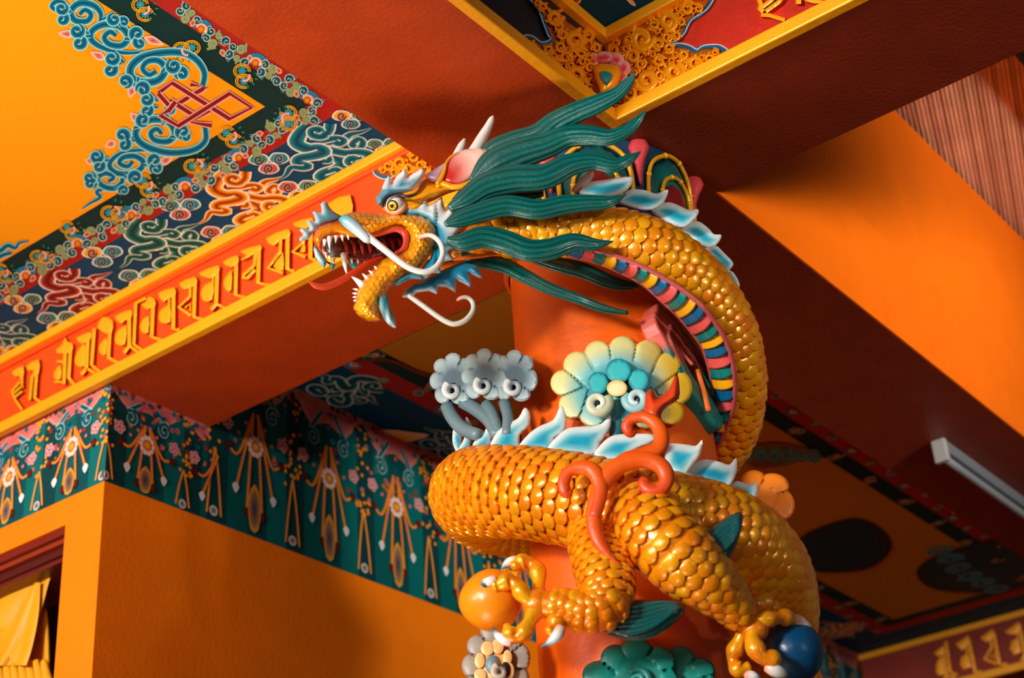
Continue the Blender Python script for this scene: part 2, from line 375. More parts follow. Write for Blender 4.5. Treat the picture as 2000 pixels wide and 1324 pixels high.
GOLDL = [(0, lin((240, 180, 30))), (.6, lin((236, 170, 20))), (1, lin((190, 110, 10)))]
def curl(c, x, y, r, a, L, bands, d=1):
    c.stroke([(x-r*1.5*math.cos(a), y-r*1.5*math.sin(a))]+spiral(x, y, r*.7, 1.15, a+math.pi/2*d*-1+math.pi, d, .15, 9), [r*.22, r*.5, r*.5, r*.4], bands, L, 2)
def leaf(c, x, y, l, w, a, cin, cout, L):
    ca, sa = math.cos(a), math.sin(a); o = [(0, 0), (.3, .5), (.6, .42), (1, 0), (.6, -.42), (.3, -.5)]
    c.fill([(x+l*p[0]*ca-w*p[1]*sa, y+l*p[0]*sa+w*p[1]*ca) for p in o], cin, cout, L, 2)
def lotus(c, x, y, r, a, L):
    for k in range(9):
        an = a+math.pi*(.05+k*.1125)*1.0+math.pi*.0
        c.disc(x+r*.75*math.cos(an), y+r*.62*math.sin(an), r*.34, lin((0, 90, 150)), lin((30, 150, 190)), L, 9)
    for k in range(7):
        an = a+math.pi*(.1+k*.13); c.disc(x+r*.42*math.cos(an), y+r*.36*math.sin(an), r*.24, lin((250, 236, 220)), lin((230, 130, 100)), L+1, 8)
    c.disc(x, y-r*.05, r*.36, lin((240, 150, 20)), lin((150, 60, 20)), L+2, 10)
def medal(c, x, y, r, a, L):
    ca, sa = math.cos(a), math.sin(a)
    for (ox, oy) in ((-.55, -.15), (.35, .45)):
        px, py = x+r*(ox*ca-oy*sa), y+r*(ox*sa+oy*ca)
        for k in range(8): leaf(c, px, py, r*.5, r*.26, k*math.pi/4, lin((0, 120, 150)), lin((60, 170, 180)), L)
        for rr in (.86, .66): c.stroke([(px+r*rr*math.cos(t), py+r*rr*.85*math.sin(t)) for t in np.linspace(.4+a, 5.6+a, 13)], r*.055, GOLDL, L+1, 2)
    for k in range(6):
        an = a-.9+k*.38; c.disc(x+r*.5*math.cos(an), y+r*.5*math.sin(an), r*.14, lin((246, 214, 206)), lin((220, 120, 130)), L+2, 7)
    for k in range(5): leaf(c, x+r*1.1*math.cos(a+k*.5-1), y+r*1.0*math.sin(a+k*.5-1), r*.35, r*.18, a+k*.5-1, lin((0, 110, 90)), lin((60, 150, 120)), L)
cl = sbox('ceiling', (-8, -3, ZC), (XB0, YA0, ZC+.12), C_BLUE, M_MURAL)
mur = Canvas(lambda x, y: np.array([x, y, ZC]), (0, 0, -1)); pxc = Canvas(lambda x, y: on_z(x, y, ZC), (0, 0, -1)); pxc.m = mur.m; pxc.k = mur.k
for k, (x1, y1, col) in enumerate([(XB0, YA0, C_BLUE), (-2.41, 2.675, C_RED), (-2.50, 2.595, C_GRN), (-2.593, 2.52, C_YEL)]):
    mur.quad((-8, -3), (x1, -3), (x1, y1), (-8, y1), col, k+1)
# ribbon clouds along the blue border: one motif, repeated along the beam with its own colours
g = T(440, 0, .2719)
RC = [[(760, 880), (748, 935), (700, 975), (640, 965), (632, 930), (672, 920), (690, 940)],
      [(610, 890), (545, 950), (520, 1020), (600, 1062), (680, 1060), (712, 1088), (640, 1112), (540, 1130), (530, 1165), (600, 1185), (560, 1200), (480, 1195), (440, 1250), (385, 1285)],
      [(620, 1015), (720, 1000), (800, 985), (852, 1000), (830, 1026), (790, 1012)], [(850, 1012), (900, 960), (980, 942), (1055, 912)],
      [(880, 1048), (960, 1064), (995, 1022), (962, 990), (918, 1030), (940, 1045)], [(730, 1062), (860, 1092), (960, 1085), (1035, 1100), (1030, 1145), (960, 1172), (900, 1160), (915, 1130), (950, 1140)],
      [(660, 1130), (735, 1115), (750, 1148), (705, 1150)], [(770, 1105), (845, 1160), (800, 1205), (720, 1232), (690, 1265), (745, 1275), (825, 1240), (800, 1208), (760, 1222)]]
RCW = [26, [34, 40, 40, 34, 30, 20, 4], 24, [24, 18, 3], 20, 30, 20, [34, 34, 34, 28, 18]]
base = [[on_z(*q, ZC)[:2] for q in g(s)] for s in RC]
X0 = on_z(660, 290, ZC)[0]
mp = .2719*1.28e-3*1.95
for (px, py, kind) in [(660, 292, 'blue'), (500, 383, 'gold'), (325, 465, 'green'), (150, 555, 'red'), (-20, 640, 'teal')]:
    dx = on_z(px, py, ZC)[0]-X0
    if kind != 'blue': mur.fill([(p[0]+dx, p[1]) for p in [on_z(*q, ZC)[:2] for q in g([(540, 1000), (700, 960), (900, 1000), (950, 1100), (850, 1200), (700, 1180), (560, 1120)])]], RIB[kind][0][1], RIB[kind][0][1], 2, 2)
    for s, wd in zip(base, RCW):
        mur.stroke([(p[0]+dx, p[1]) for p in s], np.array(wd)*mp if hasattr(wd, '__len__') else wd*mp, RIB[kind], 4)
# small trefoil clouds along the moulding and the red border
def trefoil(x, y, s, cols, a=0):
    for k, (ox, oy) in enumerate([(-.9, -.35), (.9, -.45), (0, .45)]):
        cc = RIB[cols[k]]; px, py = x+s*ox, y+s*oy
        pxc.fill([(px-s*.95, py+s*.1), (px-s*.6, py-s*.45), (px, py-s*.55), (px+s*.7, py-s*.4), (px+s*.95, py+s*.1), (px+s*.4, py+s*.45), (px-s*.4, py+s*.45)], C_WHT, C_WHT, 5+k*.3, 3, .86); pxc.fill([(px+(a_-px)*.84, py+(b_-py)*.84) for a_, b_ in [(px-s*.95, py+s*.1), (px-s*.6, py-s*.45), (px, py-s*.55), (px+s*.7, py-s*.4), (px+s*.95, py+s*.1), (px+s*.4, py+s*.45), (px-s*.4, py+s*.45)]], cc[1][1], cc[2][1], 6+k*.3, 3)
        pxc.stroke(spiral(px, py, s*.42, 1.3, 1.0*k, 1, .2, 9), s*.13, [(0, cc[0][1]), (.6, cc[0][1]), (1, C_WHT)], 8, 2)
for x, y, s, cc in [(582, 372, 22, ('red', 'green', 'gold')), (432, 460, 22, ('red', 'blue', 'gold')), (272, 545, 22, ('teal', 'green', 'gold')), (112, 628, 22, ('blue', 'green', 'gold')), (748, 286, 18, ('green', 'teal', 'gold')),
                    (525, 318, 22, ('green', 'blue', 'red')), (685, 232, 20, ('gold', 'green', 'teal')), (352, 408, 22, ('green', 'blue', 'red')), (200, 500, 22, ('gold', 'blue', 'teal')), (45, 592, 20, ('gold', 'green', 'gold')), (10, 690, 18, ('gold', 'gold', 'red'))]:
    trefoil(x, y, s, cc)
# red border: lotus, leaf scrolls and flames
rb = [(396, 64), (470, 98), (532, 128), (560, 232), (476, 312), (310, 388), (204, 449), (130, 500), (60, 545), (0, 580)]
pathA = [(352, 8), (386, 50), (440, 88), (500, 122), (560, 160), (620, 212)]; pathB = [(620, 224), (560, 236), (476, 300), (392, 350), (310, 385), (230, 436), (160, 470), (90, 512), (20, 556), (-30, 585)]
for path in (pathA, pathB):
    Q = cr(path, 5); L = np.cumsum(np.r_[0, np.linalg.norm(np.diff(Q, axis=0), axis=1)]); n = int(L[-1]/17)
    for k in range(n):
        s = (k+.5)/n*L[-1]; x = np.interp(s, L, Q[:, 0]); y = np.interp(s, L, Q[:, 1]); i = min(len(Q)-2, np.searchsorted(L, s)-1 if s > 0 else 0); a = math.atan2(*(Q[i+1]-Q[i])[::-1])
        o = 9*(1 if k % 2 else -1); nx, ny = -math.sin(a), math.cos(a)
        if k % 7 == 3: lotus(pxc, x, y, 21, a+(math.pi if path is pathA else 0), 6)
        elif k % 7 in (1, 5): curl(pxc, x+nx*o, y+ny*o, 11, a+k, 5, OLIVE, 1 if k % 2 else -1); curl(pxc, x-nx*o, y-ny*o, 8, a-k, 5, OLIVE)
        elif k % 7 in (0, 4): curl(pxc, x+nx*o, y+ny*o, 10, a+1.5*k, 6, RIB['teal'], -1); curl(pxc, x-nx*o*.8, y-ny*o*.8, 9, a+3+k, 6, RIB['green'])
        else:
            leaf(pxc, x-nx*o, y-ny*o, 17, 11, a+2.2*k, lin((150, 30, 20)), lin((250, 190, 150)), 7); curl(pxc, x+nx*o, y+ny*o, 10, a+k*2, 6, RIB['teal'])
for k, (x, y) in enumerate([(282, 14), (365, 95), (478, 145), (560, 228), (452, 262), (386, 318), (288, 357), (224, 410), (138, 445), (82, 496), (8, 528)]):
    medal(pxc, x, y, 19 if k < 8 else 16, (.5, 2.4, .8, -2.2, .2, -.6, .4, -.5, .3, -.4, .3)[k], 6)
# corner scrollwork on the yellow field
s2 = T(0, 0, .3776)
SCR = [([(1048, 440), (1058, 370), (1020, 305), (955, 268), (860, 262), (740, 285), (680, 335), (682, 390), (745, 418), (820, 405), (856, 350), (822, 306), (765, 308), (738, 345), (770, 378), (805, 362)], [16, 20, 22, 22, 17, 14]),
       ([(740, 262), (640, 265), (540, 242), (475, 200), (478, 150), (540, 118), (620, 128), (664, 180), (632, 226), (568, 220), (540, 185), (570, 155), (602, 176)], [8, 18, 20, 18, 14]),
       ([(470, 168), (512, 120), (522, 62), (482, 18), (412, 8), (368, 48), (388, 96), (450, 100), (472, 65), (440, 42), (412, 66)], [8, 20, 18, 13]),
       ([(360, 40), (330, 5), (290, 0), (268, 25), (290, 45)], [10, 14, 12]),
       ([(1062, 650), (1062, 720), (1000, 768), (880, 782), (762, 752), (705, 700), (720, 640), (790, 610), (870, 622), (904, 680), (872, 722), (802, 716), (780, 680), (812, 658), (838, 684)], [16, 20, 20, 18, 14]),
       ([(860, 778), (720, 768), (620, 788), (568, 838), (590, 880), (650, 892), (720, 872), (742, 830), (700, 800), (640, 805), (618, 835), (660, 852), (684, 830)], [8, 17, 17, 13]),
       ([(575, 850), (622, 890), (632, 932), (590, 966), (530, 952), (508, 910), (550, 888), (588, 910), (560, 930)], [8, 17, 15, 12]),
       ([(642, 965), (560, 962), (500, 985), (520, 1012), (470, 1042), (425, 1072)], [14, 12, 10, 3]),
       ([(150, 1240), (100, 1250), (80, 1275), (40, 1262), (0, 1290), (-40, 1280)], [4, 10, 14, 14]), ([(60, 1300), (20, 1310), (-20, 1330)], [10, 14])]
for p, wd in SCR: pxc.stroke(s2(p), np.array(wd)*.44, TEALB, 5)
for x, y, r, a in [(320, 35, 30, 3.6), (325, 90, 30, 2.4), (590, 90, 30, 0), (640, 105, 26, .4), (400, 150, 34, 3.5), (412, 212, 34, 2.6), (708, 165, 34, -.4), (722, 212, 30, .6), (580, 292, 34, 3.5), (572, 352, 34, 2.6),
                   (898, 332, 34, -.5), (940, 372, 34, .6), (650, 412, 32, 3.3), (740, 452, 34, 1.2), (760, 505, 30, 3.3), (760, 562, 30, 2.9), (740, 612, 32, -.7), (635, 692, 34, 3.5), (645, 738, 30, 2.5), (945, 672, 34, -.4), (960, 700, 26, .7),
                   (500, 800, 32, 3.5), (512, 850, 30, 2.6), (800, 820, 32, -.4), (808, 862, 30, .6), (465, 910, 30, 3.5), (470, 942, 28, 2.6), (700, 908, 32, .2), (640, 975, 24, .4), (880, 560, 26, 1.2), (860, 600, 22, -1)]:
    curl(pxc, x*.3776, y*.3776, r*.50, a, 6, TEALB, 1 if int(x) % 4 < 2 else -1)
for x, y, l, a in [(385, 172, 85, 3.25), (745, 185, 110, .35), (545, 298, 85, 3.6), (690, 440, 60, 1.9), (715, 620, 60, 4.0), (600, 725, 62, 2.7), (830, 838, 72, -.5), (490, 828, 50, 3.3)]:
    leaf(pxc, x*.3776, y*.3776, l*.3776, 16, a, lin((190, 40, 30)), lin((248, 214, 200)), 4)
for p in [[(820, 472), (892, 420), (1188, 606), (1302, 548), (1188, 474), (922, 642), (828, 586), (872, 562)], [(880, 510), (994, 582)], [(925, 525), (1062, 440), (985, 428)], [(1082, 562), (985, 622), (1095, 640)], [(1060, 445), (1015, 470)], [(882, 545), (820, 475)], [(872, 565), (905, 520)]]:
    pxc.stroke(s2(p), 6.4, MAR, 7, smooth=False)
mo = mur.m.build('ceiling_painting', M_MURAL, cl, recalc=False, smooth=False)
# ---------------------------------------------------------------- ceiling of the bay behind
cl = sbox('ceiling', (-3.67, YA1, ZC), (XB0, 8.06, ZC+.12), C_BLUE, M_MURAL)
mur = Canvas(lambda x, y: np.array([x, y, ZC]), (0, 0, -1)); pxc = Canvas(lambda x, y: on_z(x, y, ZC), (0, 0, -1)); pxc.m = mur.m; pxc.k = mur.k
for k, (d, col) in enumerate([(0, C_BLUE), (.23, C_RED), (.32, C_GRN), (.40, lin((196, 126, 24)))]):
    mur.quad((-3.67+d, YA1+d), (XB0-d, YA1+d), (XB0-d, 8.06-d), (-3.67+d, 8.06-d), col, k+1)
for k in range(7):                                    # cloud ribbons run along the wall side, the motif turned a quarter
    yb = 3.9+k*.62; kind = ['teal', 'blue', 'gold', 'green', 'red', 'teal', 'gold'][k]
    for s, wd in zip(base, RCW):
        mur.stroke([(-3.67+(YA0-p[1])*.95+.01, yb+(p[0]-X0)) for p in s], np.array(wd)*mp if hasattr(wd, '__len__') else wd*mp, RIB[kind], 4)
        mur.stroke([(XB0-(YA0-p[1])*.95-.01, yb+.2+(p[0]-X0)) for p in s], np.array(wd)*mp if hasattr(wd, '__len__') else wd*mp, RIB[kind], 4)
for k in range(26):
    yb = 3.75+k*.16
    for xx, xs in ((-3.67+.275, 1), (XB0-.275, -1)):
        if k % 3 == 0: lotus(mur, xx, yb, .034, math.pi/2, 5)
        else: curl(mur, xx+.012*(-1)**k, yb, .022, k*1.3, 5, OLIVE if k % 3 == 1 else RIB['teal'])
    if k % 2 == 0: medal(mur, -3.67+.36, yb, .028, k, 5); medal(mur, XB0-.36, yb, .028, k, 5)
for cx, cy, m1 in ((-2.62, 4.35, 1), (-2.70, 7.3, 1), (-3.1, 5.2, 1)):   # scrolled ornaments on the dark field
    for k in range(6):
        mur.stroke(spiral(cx+.02*math.cos(k), cy-.36+k*.14, .062, 1.6, k, (-1)**k, .2), [.008, .012, .008], TEALB, 6, 2)
for pts in ([(1455, 872), (1520, 862), (1590, 880), (1540, 905), (1470, 910)],):
    pxc.fill(pts, lin((60, 80, 60)), lin((150, 80, 30)), 5, 3)
for x in range(1460, 1600, 26): pxc.stroke(spiral(x, 886, 13, 1.5, x, 1, .2), 3, TEALB, 6, 2)
for q in ([(1660, 1010), (1720, 1030), (1740, 1070), (1690, 1110), (1580, 1110), (1560, 1050)], [(1790, 1110), (1860, 1070), (1990, 1050), (2030, 1100), (1980, 1150), (1830, 1150)]):
    pxc.fill(q, lin((14, 60, 78)), lin((60, 24, 14)), 5, 4, .9)
pxc.fill([(705, 842), (760, 836), (800, 840), (838, 846), (806, 858), (780, 862), (752, 882), (730, 868)], lin((250, 180, 20)), lin((250, 220, 180)), 6, 3)
pxc.fill([(712, 842), (745, 838), (775, 850), (750, 880)], lin((150, 40, 40)), lin((240, 200, 190)), 7, 2)
pxc.stroke([(640, 690), (700, 700), (760, 700), (820, 725), (880, 740)], 3, [(0, lin((130, 60, 20))), (1, lin((90, 40, 14)))], 6)
mur.m.build('ceiling_painting', M_MURAL, cl, recalc=False, smooth=False)
# ---------------------------------------------------------------- ceiling of the bay on the right
cl = sbox('ceiling', (XB1, -3, ZC), (3.0, YA0, ZC+.12), C_BLUE, M_MURAL)
pxc = Canvas(lambda x, y: on_z(x, y, ZC), (0, 0, -1))
pxc.stroke([(1060, -30), (1085, -6), (1110, 6), (1128, -4), (1118, -22), (1100, -14)], 9, RIB['gold'], 2); pxc.fill([(1222, -4), (1236, 0), (1242, 11), (1232, 8)], lin((240, 190, 60)), C_WHT, 3, 2)
pxc.stroke([(1160, -50), (1200, -30), (1260, -40)], 10, RIB['blue'], 2)
pxc.m.build('ceiling_painting', M_MURAL, cl, recalc=False, smooth=False)
# ---------------------------------------------------------------- painted frieze on the corner of the wall
def frieze(fm, nrm, u0, u1, per, h0, h1, ph, parent):
    c = Canvas(fm, nrm, .0006); H = h1-h0
    bands = [lin((6, 62, 66)), lin((0, 92, 92)), lin((4, 74, 80)), lin((2, 104, 104))]; nb = int((u1-u0)/(per/4))+1
    for k in range(nb):
        a = u0+k*per/4; c.quad((a, h0), (min(u1, a+per/4), h0), (min(u1, a+per/4), h1), (a, h1), bands[k % 4], 0)
    for k in range(int((u1-u0)/per)+2):
        x = u0+ph+k*per
        if x > u1+per*.5: break
        X = lambda d: min(u1, max(u0, x+d*per))
        ok = lambda d: u0-.01 < x+d*per < u1+.01
        y = lambda v: h0+H*v
        # pink swag at the top, garlands of orange beads, lotus in the middle, tassels
        c.fill([(X(-.5), y(1)), (X(.5), y(1)), (X(.42), y(.94)), (X(.25), y(.82)), (X(0), y(.87)), (X(-.25), y(.82)), (X(-.42), y(.94))], lin((206, 92, 96)), lin((232, 150, 140)), 1, 2, .8)
        for d in (-.5, .5):
            for q in range(16):
                uu, vv = d+random.uniform(-.11, .11), .98-.62*random.random()**1.2
                if ok(uu): c.disc(X(uu), y(vv), per*.022, lin((250, 190, 30)), lin((220, 100, 10)), 2+q % 2, 7)
            for sgn in (-1, 1):
                pp = [(X(d), y(.42)), (X(d+.05*sgn), y(.25)), (X(d+.09*sgn), y(.04))]
                if ok(d+.09*sgn): c.stroke(pp, per*.013, [(0, lin((252, 190, 70))), (1, lin((200, 80, 30)))], 3)
            if ok(d): c.disc(X(d), y(.06), per*.05, lin((0, 60, 90)), lin((236, 226, 214)), 3, 12)
        for sgn in (-1, 1):
            curlb = [(0, lin((0, 60, 80))), (.6, lin((0, 120, 130))), (.8, lin((150, 200, 200))), (1, lin((190, 220, 214)))]
            pts = [(x+per*sgn*.1, y(.92))]+[(x+sgn*per*(.22+.085*math.cos(a)*(1-a/9)), y(.74)+per*.10*math.sin(a)*(1-a/9)) for a in np.linspace(.8, 6.6, 12)]
            if ok(sgn*.32) and ok(sgn*.1): c.stroke(pts, per*.03, curlb, 4, 2)
            if ok(sgn*.36):
                for kk in range(5): c.disc(x+per*(sgn*.36+.045*math.cos(kk*1.257)), y(.60)+per*.045*math.sin(kk*1.257), per*.033, lin((196, 60, 70)), lin((240, 196, 200)), 5, 8)
            for kk, (da, vb) in enumerate([(.34, .40), (.24, .17), (.10, .05)]):
                if ok(sgn*da):
                    c.stroke([(x+sgn*per*.03, y(.72)), (x+sgn*per*(da*.6), y(.45)), (x+sgn*per*da, y(vb+.06))], per*.017, [(0, lin((252, 176, 50))), (.6, lin((232, 120, 40))), (1, lin((170, 60, 30)))], 4)
                    for r in (.3, .6): c.disc(x+sgn*per*(.03+(da-.03)*r), y(.72-(.66-vb)*r), per*.022, lin((240, 150, 150)), lin((200, 60, 60)), 5, 7)
                    leaf(c, x+sgn*per*da, y(vb+.10), per*.11, per*.08, -math.pi/2, lin((210, 220, 226)) if kk == 1 else lin((110, 30, 24)), lin((240, 240, 236)) if kk == 1 else lin((60, 20, 20)), 5)
        for kk in range(10):
            an = kk*math.pi/5
            if ok(.1): c.disc(x+per*.075*math.cos(an), y(.52)+per*.085*math.sin(an), per*.032, lin((250, 236, 226)), lin((226, 170, 160)), 6, 8)
        if ok(.06): c.disc(x, y(.52), per*.06, lin((250, 180, 40)), lin((170, 50, 40)), 7, 10)
        for kk in range(46):
            uu = random.uniform(-.5, .5); vv = 1-.55*random.random()**1.5
            if ok(uu): cA, cB = random.choice([((176, 60, 40), (120, 30, 24)), ((20, 90, 110), (60, 150, 160)), ((226, 130, 40), (170, 70, 20)), ((150, 40, 50), (214, 140, 140)), ((6, 50, 56), (10, 70, 76))]); c.disc(X(uu), y(vv), per*random.uniform(.016, .034), lin(cA), lin(cB), 1+.5*random.random(), 7)
        for kk in range(9):
            uu = random.uniform(-.45, .45); vv = random.uniform(.72, .97)
            if ok(uu): c.disc(X(uu), y(vv), per*.028, lin((0, 40, 80)), lin((20, 120, 150)), 5, 8)
        if ok(.08): c.fill([(X(-.08), y(.20)), (X(0), y(.30)), (X(.08), y(.20)), (X(.05), y(.04)), (X(-.05), y(.04))], lin((20, 50, 90)), lin((236, 170, 40)), 5, 2, .7)
    return c.m.build('painted_frieze', M_MURAL, parent, recalc=False, smooth=False)
wl = bpy.data.objects['wall_left']; wf = bpy.data.objects['wall_front']; wl2 = bpy.data.objects['wall_left.001']
FB = 3.770
frieze(lambda u, v: np.array([u, 2.9166, v]), (0, -1, 0), -4.6, -3.67, .31, FB, 4.1, .145, wf)
frieze(lambda u, v: np.array([-3.67, u, v]), (1, 0, 0), 2.9166, YA1, .31, FB, 4.1, .155, wl)
frieze(lambda u, v: np.array([-3.67, u, v]), (1, 0, 0), YA1, 8.05, .36, FB, ZC, .21, wl2)
# ================================================================ gilded inscriptions and carved corners on the beams
def thick(pts, w):
    Q = np.array([p[:2] for p in pts], float); W = np.broadcast_to(np.array(w, float), (len(Q),)) if not hasattr(w, '__len__') else np.interp(np.linspace(0, 1, len(Q)), np.linspace(0, 1, len(w)), w)
    tg = np.gradient(Q, axis=0); tg /= np.maximum(np.linalg.norm(tg, axis=1), 1e-9)[:, None]; nm = np.column_stack([-tg[:, 1], tg[:, 0]])
    return [tuple(p) for p in np.vstack([Q+nm*W[:, None], (Q-nm*W[:, None])[::-1]])]
def relief(mb, pts, hw, fm, h, col, n=3, K=7):
    pts = np.array(pts, float); W = np.interp(np.linspace(0, 1, len(pts)), np.linspace(0, 1, len(hw)), hw) if hasattr(hw, '__len__') else np.full(len(pts), float(hw))
    Q = cr(np.column_stack([pts[:, :2], W]), n); tg = np.gradient(Q[:, :2], axis=0); tg /= np.maximum(np.linalg.norm(tg, axis=1), 1e-9)[:, None]; nm = np.column_stack([-tg[:, 1], tg[:, 0]])
    fr = np.linspace(-1, 1, K); vs = []
    for i in range(len(Q)):
        for f in fr: p = Q[i, :2]+nm[i]*Q[i, 2]*f; vs.append(fm(p[0], p[1], h*math.sqrt(max(0, 1-f*f))*min(1, Q[i, 2]/max(W.max()*.5, 1e-6))))
    m = len(Q)
    mb.add(vs, [(i*K+k, i*K+k+1, (i+1)*K+k+1, (i+1)*K+k) for i in range(m-1) for k in range(K-1)]+[tuple(range(K))[::-1], tuple((m-1)*K+k for k in range(K))], col)
def blob(mb, x, y, rx, ry, a, fm, h, col, nu=10):
    vs = [fm(x, y, h)]; ca, sa = math.cos(a), math.sin(a)
    for fr, hh in ((.55, .84), (1, 0)):
        for k in range(nu): q = 2*math.pi*k/nu; u, v = rx*fr*math.cos(q), ry*fr*math.sin(q); vs.append(fm(x+u*ca-v*sa, y+u*sa+v*ca, h*hh))
    mb.add(vs, [(0, 1+k, 1+(k+1) % nu) for k in range(nu)]+[(1+k, 1+nu+k, 1+nu+(k+1) % nu, 1+(k+1) % nu) for k in range(nu)], col)
fmA = lambda x, y, h: zc(on_y(x, y, YA0-.006-h))
def zc(p): return np.array([p[0], p[1], max(p[2], ZS+.012)])
fmB = lambda x, y, h: zc(on_x(x, y, XB1+.006+h))
C_GL = lin((250, 162, 6)); C_FIELD = lin((228, 74, 2))
ins = thing('inscription_panel', 'raised gold letters on an orange red panel along the left beam', 'inscription', (-3.4, YA0, ZS), 'inscribed beam panels')
def sub(name, boxes, col, m, par):
    b = MB()
    for lo, hi in boxes: b.box(lo, hi, col)
    o = b.build(name, m, par, smooth=False); bv = o.modifiers.new('bevel', 'BEVEL'); bv.width = .004; bv.segments = 2; return o
sub('backing', [((-8, YA0-.006, ZS+.03), (XB0, YA0-.001, ZC-.02))], C_FIELD, M_BEAM, ins)
sub('moulding', [((-8, YA0-.03, ZS-.004), (XB0-.002, YA0-.001, ZS+.036))], C_TRIM, M_TRIM, ins)
sub('moulding', [((-8, YA0-.034, ZC-.036), (XB0-.002, YA0-.001, ZC-.004))], C_TRIM, M_TRIM, ins)
sub('inner_bead', [((-8, YA0-.018, ZC-.05), (XB0-.002, YA0-.001, ZC-.036))], C_FIELD, M_BEAM, ins)
ga, gb, gc = T(0, 600, .1813), T(200, 500, .1511), T(380, 420, .1661)
GLY = [  # (crop, filled outlines, strokes with half widths)
 (ga, [[(130, 690), (250, 635), (250, 760), (225, 790), (200, 740), (160, 745)]], [([(238, 720), (236, 870)], 13), ([(230, 850), (150, 925)], 12), ([(238, 905), (160, 965)], 12), ([(215, 800), (125, 905), (165, 1000), (240, 1105)], 13)]),
 (ga, [[(285, 630), (418, 560), (415, 715), (345, 745), (358, 680), (310, 682)]], [([(402, 600), (372, 975), (432, 1020)], 17), ([(345, 735), (318, 1000)], 16)]),
 (ga, [[(610, 450), (670, 400), (700, 320), (725, 370), (780, 390), (775, 470), (690, 500), (612, 490)], [(580, 700), (655, 620), (652, 770), (590, 770)]], [([(700, 490), (686, 830)], 19), ([(760, 430), (738, 760), (800, 832)], 19), ([(690, 590), (610, 580)], 12), ([(585, 800), (690, 808)], 12)]),
 (ga, [[(820, 330), (975, 265), (975, 340), (925, 372), (880, 392)], [(890, 400), (915, 420), (905, 630), (830, 632), (803, 580), (830, 480)]], [([(945, 320), (928, 660), (872, 722)], 21), ([(930, 655), (1040, 722)], 15), ([(1015, 225), (985, 620), (1070, 692)], 19)]),
 (ga, [[(1045, 205), (1090, 120), (1140, 105), (1215, 150), (1205, 262), (1140, 282), (1075, 240)], [(1150, 330), (1140, 500), (1100, 512), (1065, 470), (1075, 400)]], [([(1185, 210), (1166, 540), (1272, 602)], 20)]),
 (gb, [[(160, 780), (330, 700), (385, 712), (370, 800), (290, 832), (238, 872)], [(290, 900), (312, 940), (290, 1140), (190, 1142), (158, 1080), (190, 970)]], [([(345, 760), (345, 1160), (275, 1252)], 24), ([(345, 1155), (455, 1242)], 18), ([(560, 540), (430, 610), (405, 1140), (510, 1220)], 21)]),
 (gb, [[(500, 622), (560, 590), (590, 525), (670, 555), (684, 640), (600, 682), (560, 680)], [(602, 780), (590, 980), (520, 992), (480, 920), (520, 820)]], [([(655, 600), (635, 1040), (762, 1092)], 25)]),
 (gb, [[(720, 480), (930, 405), (935, 520), (850, 542), (790, 592)], [(872, 640), (875, 850), (760, 862), (725, 780), (760, 690)]], [([(860, 530), (862, 650)], 16), ([(918, 460), (915, 945), (1002, 952)], 25)]),
 (gb, [[(990, 350), (1200, 268), (1216, 370), (1130, 402), (1060, 432)]], [([(1130, 390), (1132, 520), (985, 660), (1142, 770)], 20), ([(1065, 665), (1135, 620), (1135, 705)], 11), ([(1196, 330), (1180, 785), (1292, 822)], 25)]),
 (gc, [[(50, 680), (270, 590), (286, 660), (205, 740), (130, 732)], [(222, 790), (205, 990), (110, 1012), (70, 920), (120, 820)]], [([(212, 700), (216, 800)], 13), ([(266, 630), (250, 1050), (190, 1112)], 24), ([(250, 1040), (352, 1092)], 15)]),
 (gc, [[(330, 550), (500, 470), (512, 560), (430, 612)], [(440, 660), (430, 880), (370, 882), (338, 790), (390, 690)]], [([(490, 520), (480, 935), (592, 972)], 23)]),
 (gc, [[(540, 420), (772, 350), (775, 420), (705, 442), (660, 482), (560, 532), (545, 515), (610, 470)]], [([(715, 420), (700, 590), (575, 700), (565, 735), (620, 740), (710, 640)], 19), ([(757, 380), (745, 795), (882, 832)], 24)]),
 (gc, [[(840, 270), (1100, 160), (1112, 262), (1000, 292), (930, 362)], [(1012, 480), (1040, 440), (1045, 650), (925, 602)]], [([(1012, 270), (1005, 430), (862, 622), (1040, 682)], 20), ([(1094, 220), (1090, 635), (1172, 662)], 24)]),
 (gc, [[(1150, 95), (1382, 28), (1384, 130), (1252, 152)], [(1292, 330), (1300, 432), (1240, 422)]], [([(1300, 120), (1275, 320), (1152, 432), (1300, 490)], 20), ([(1368, 80), (1360, 505), (1422, 532)], 24)]),
 (T(0, 0, 1), [[(640, 398), (684, 380), (687, 426), (672, 432), (660, 420)]], [([(681, 390), (682, 470), (700, 478)], 4)]),
]
for tr, fills, strokes in GLY:
    b = MB(); s = tr([(0, 0), (1, 0)]); s = s[1][0]-s[0][0]
    for p in fills: inflate(b, tr(p), .006, .011, C_GL, bev=2.2, e=.0085, step=4, fm=fmA, smooth=2)
    for p, wd in strokes: inflate(b, tr(thick(p, wd)), .006, .011, C_GL, bev=2.2, e=.0085, step=4, fm=fmA)
    b.build('letter', M_GLYPH, ins, angle=40)
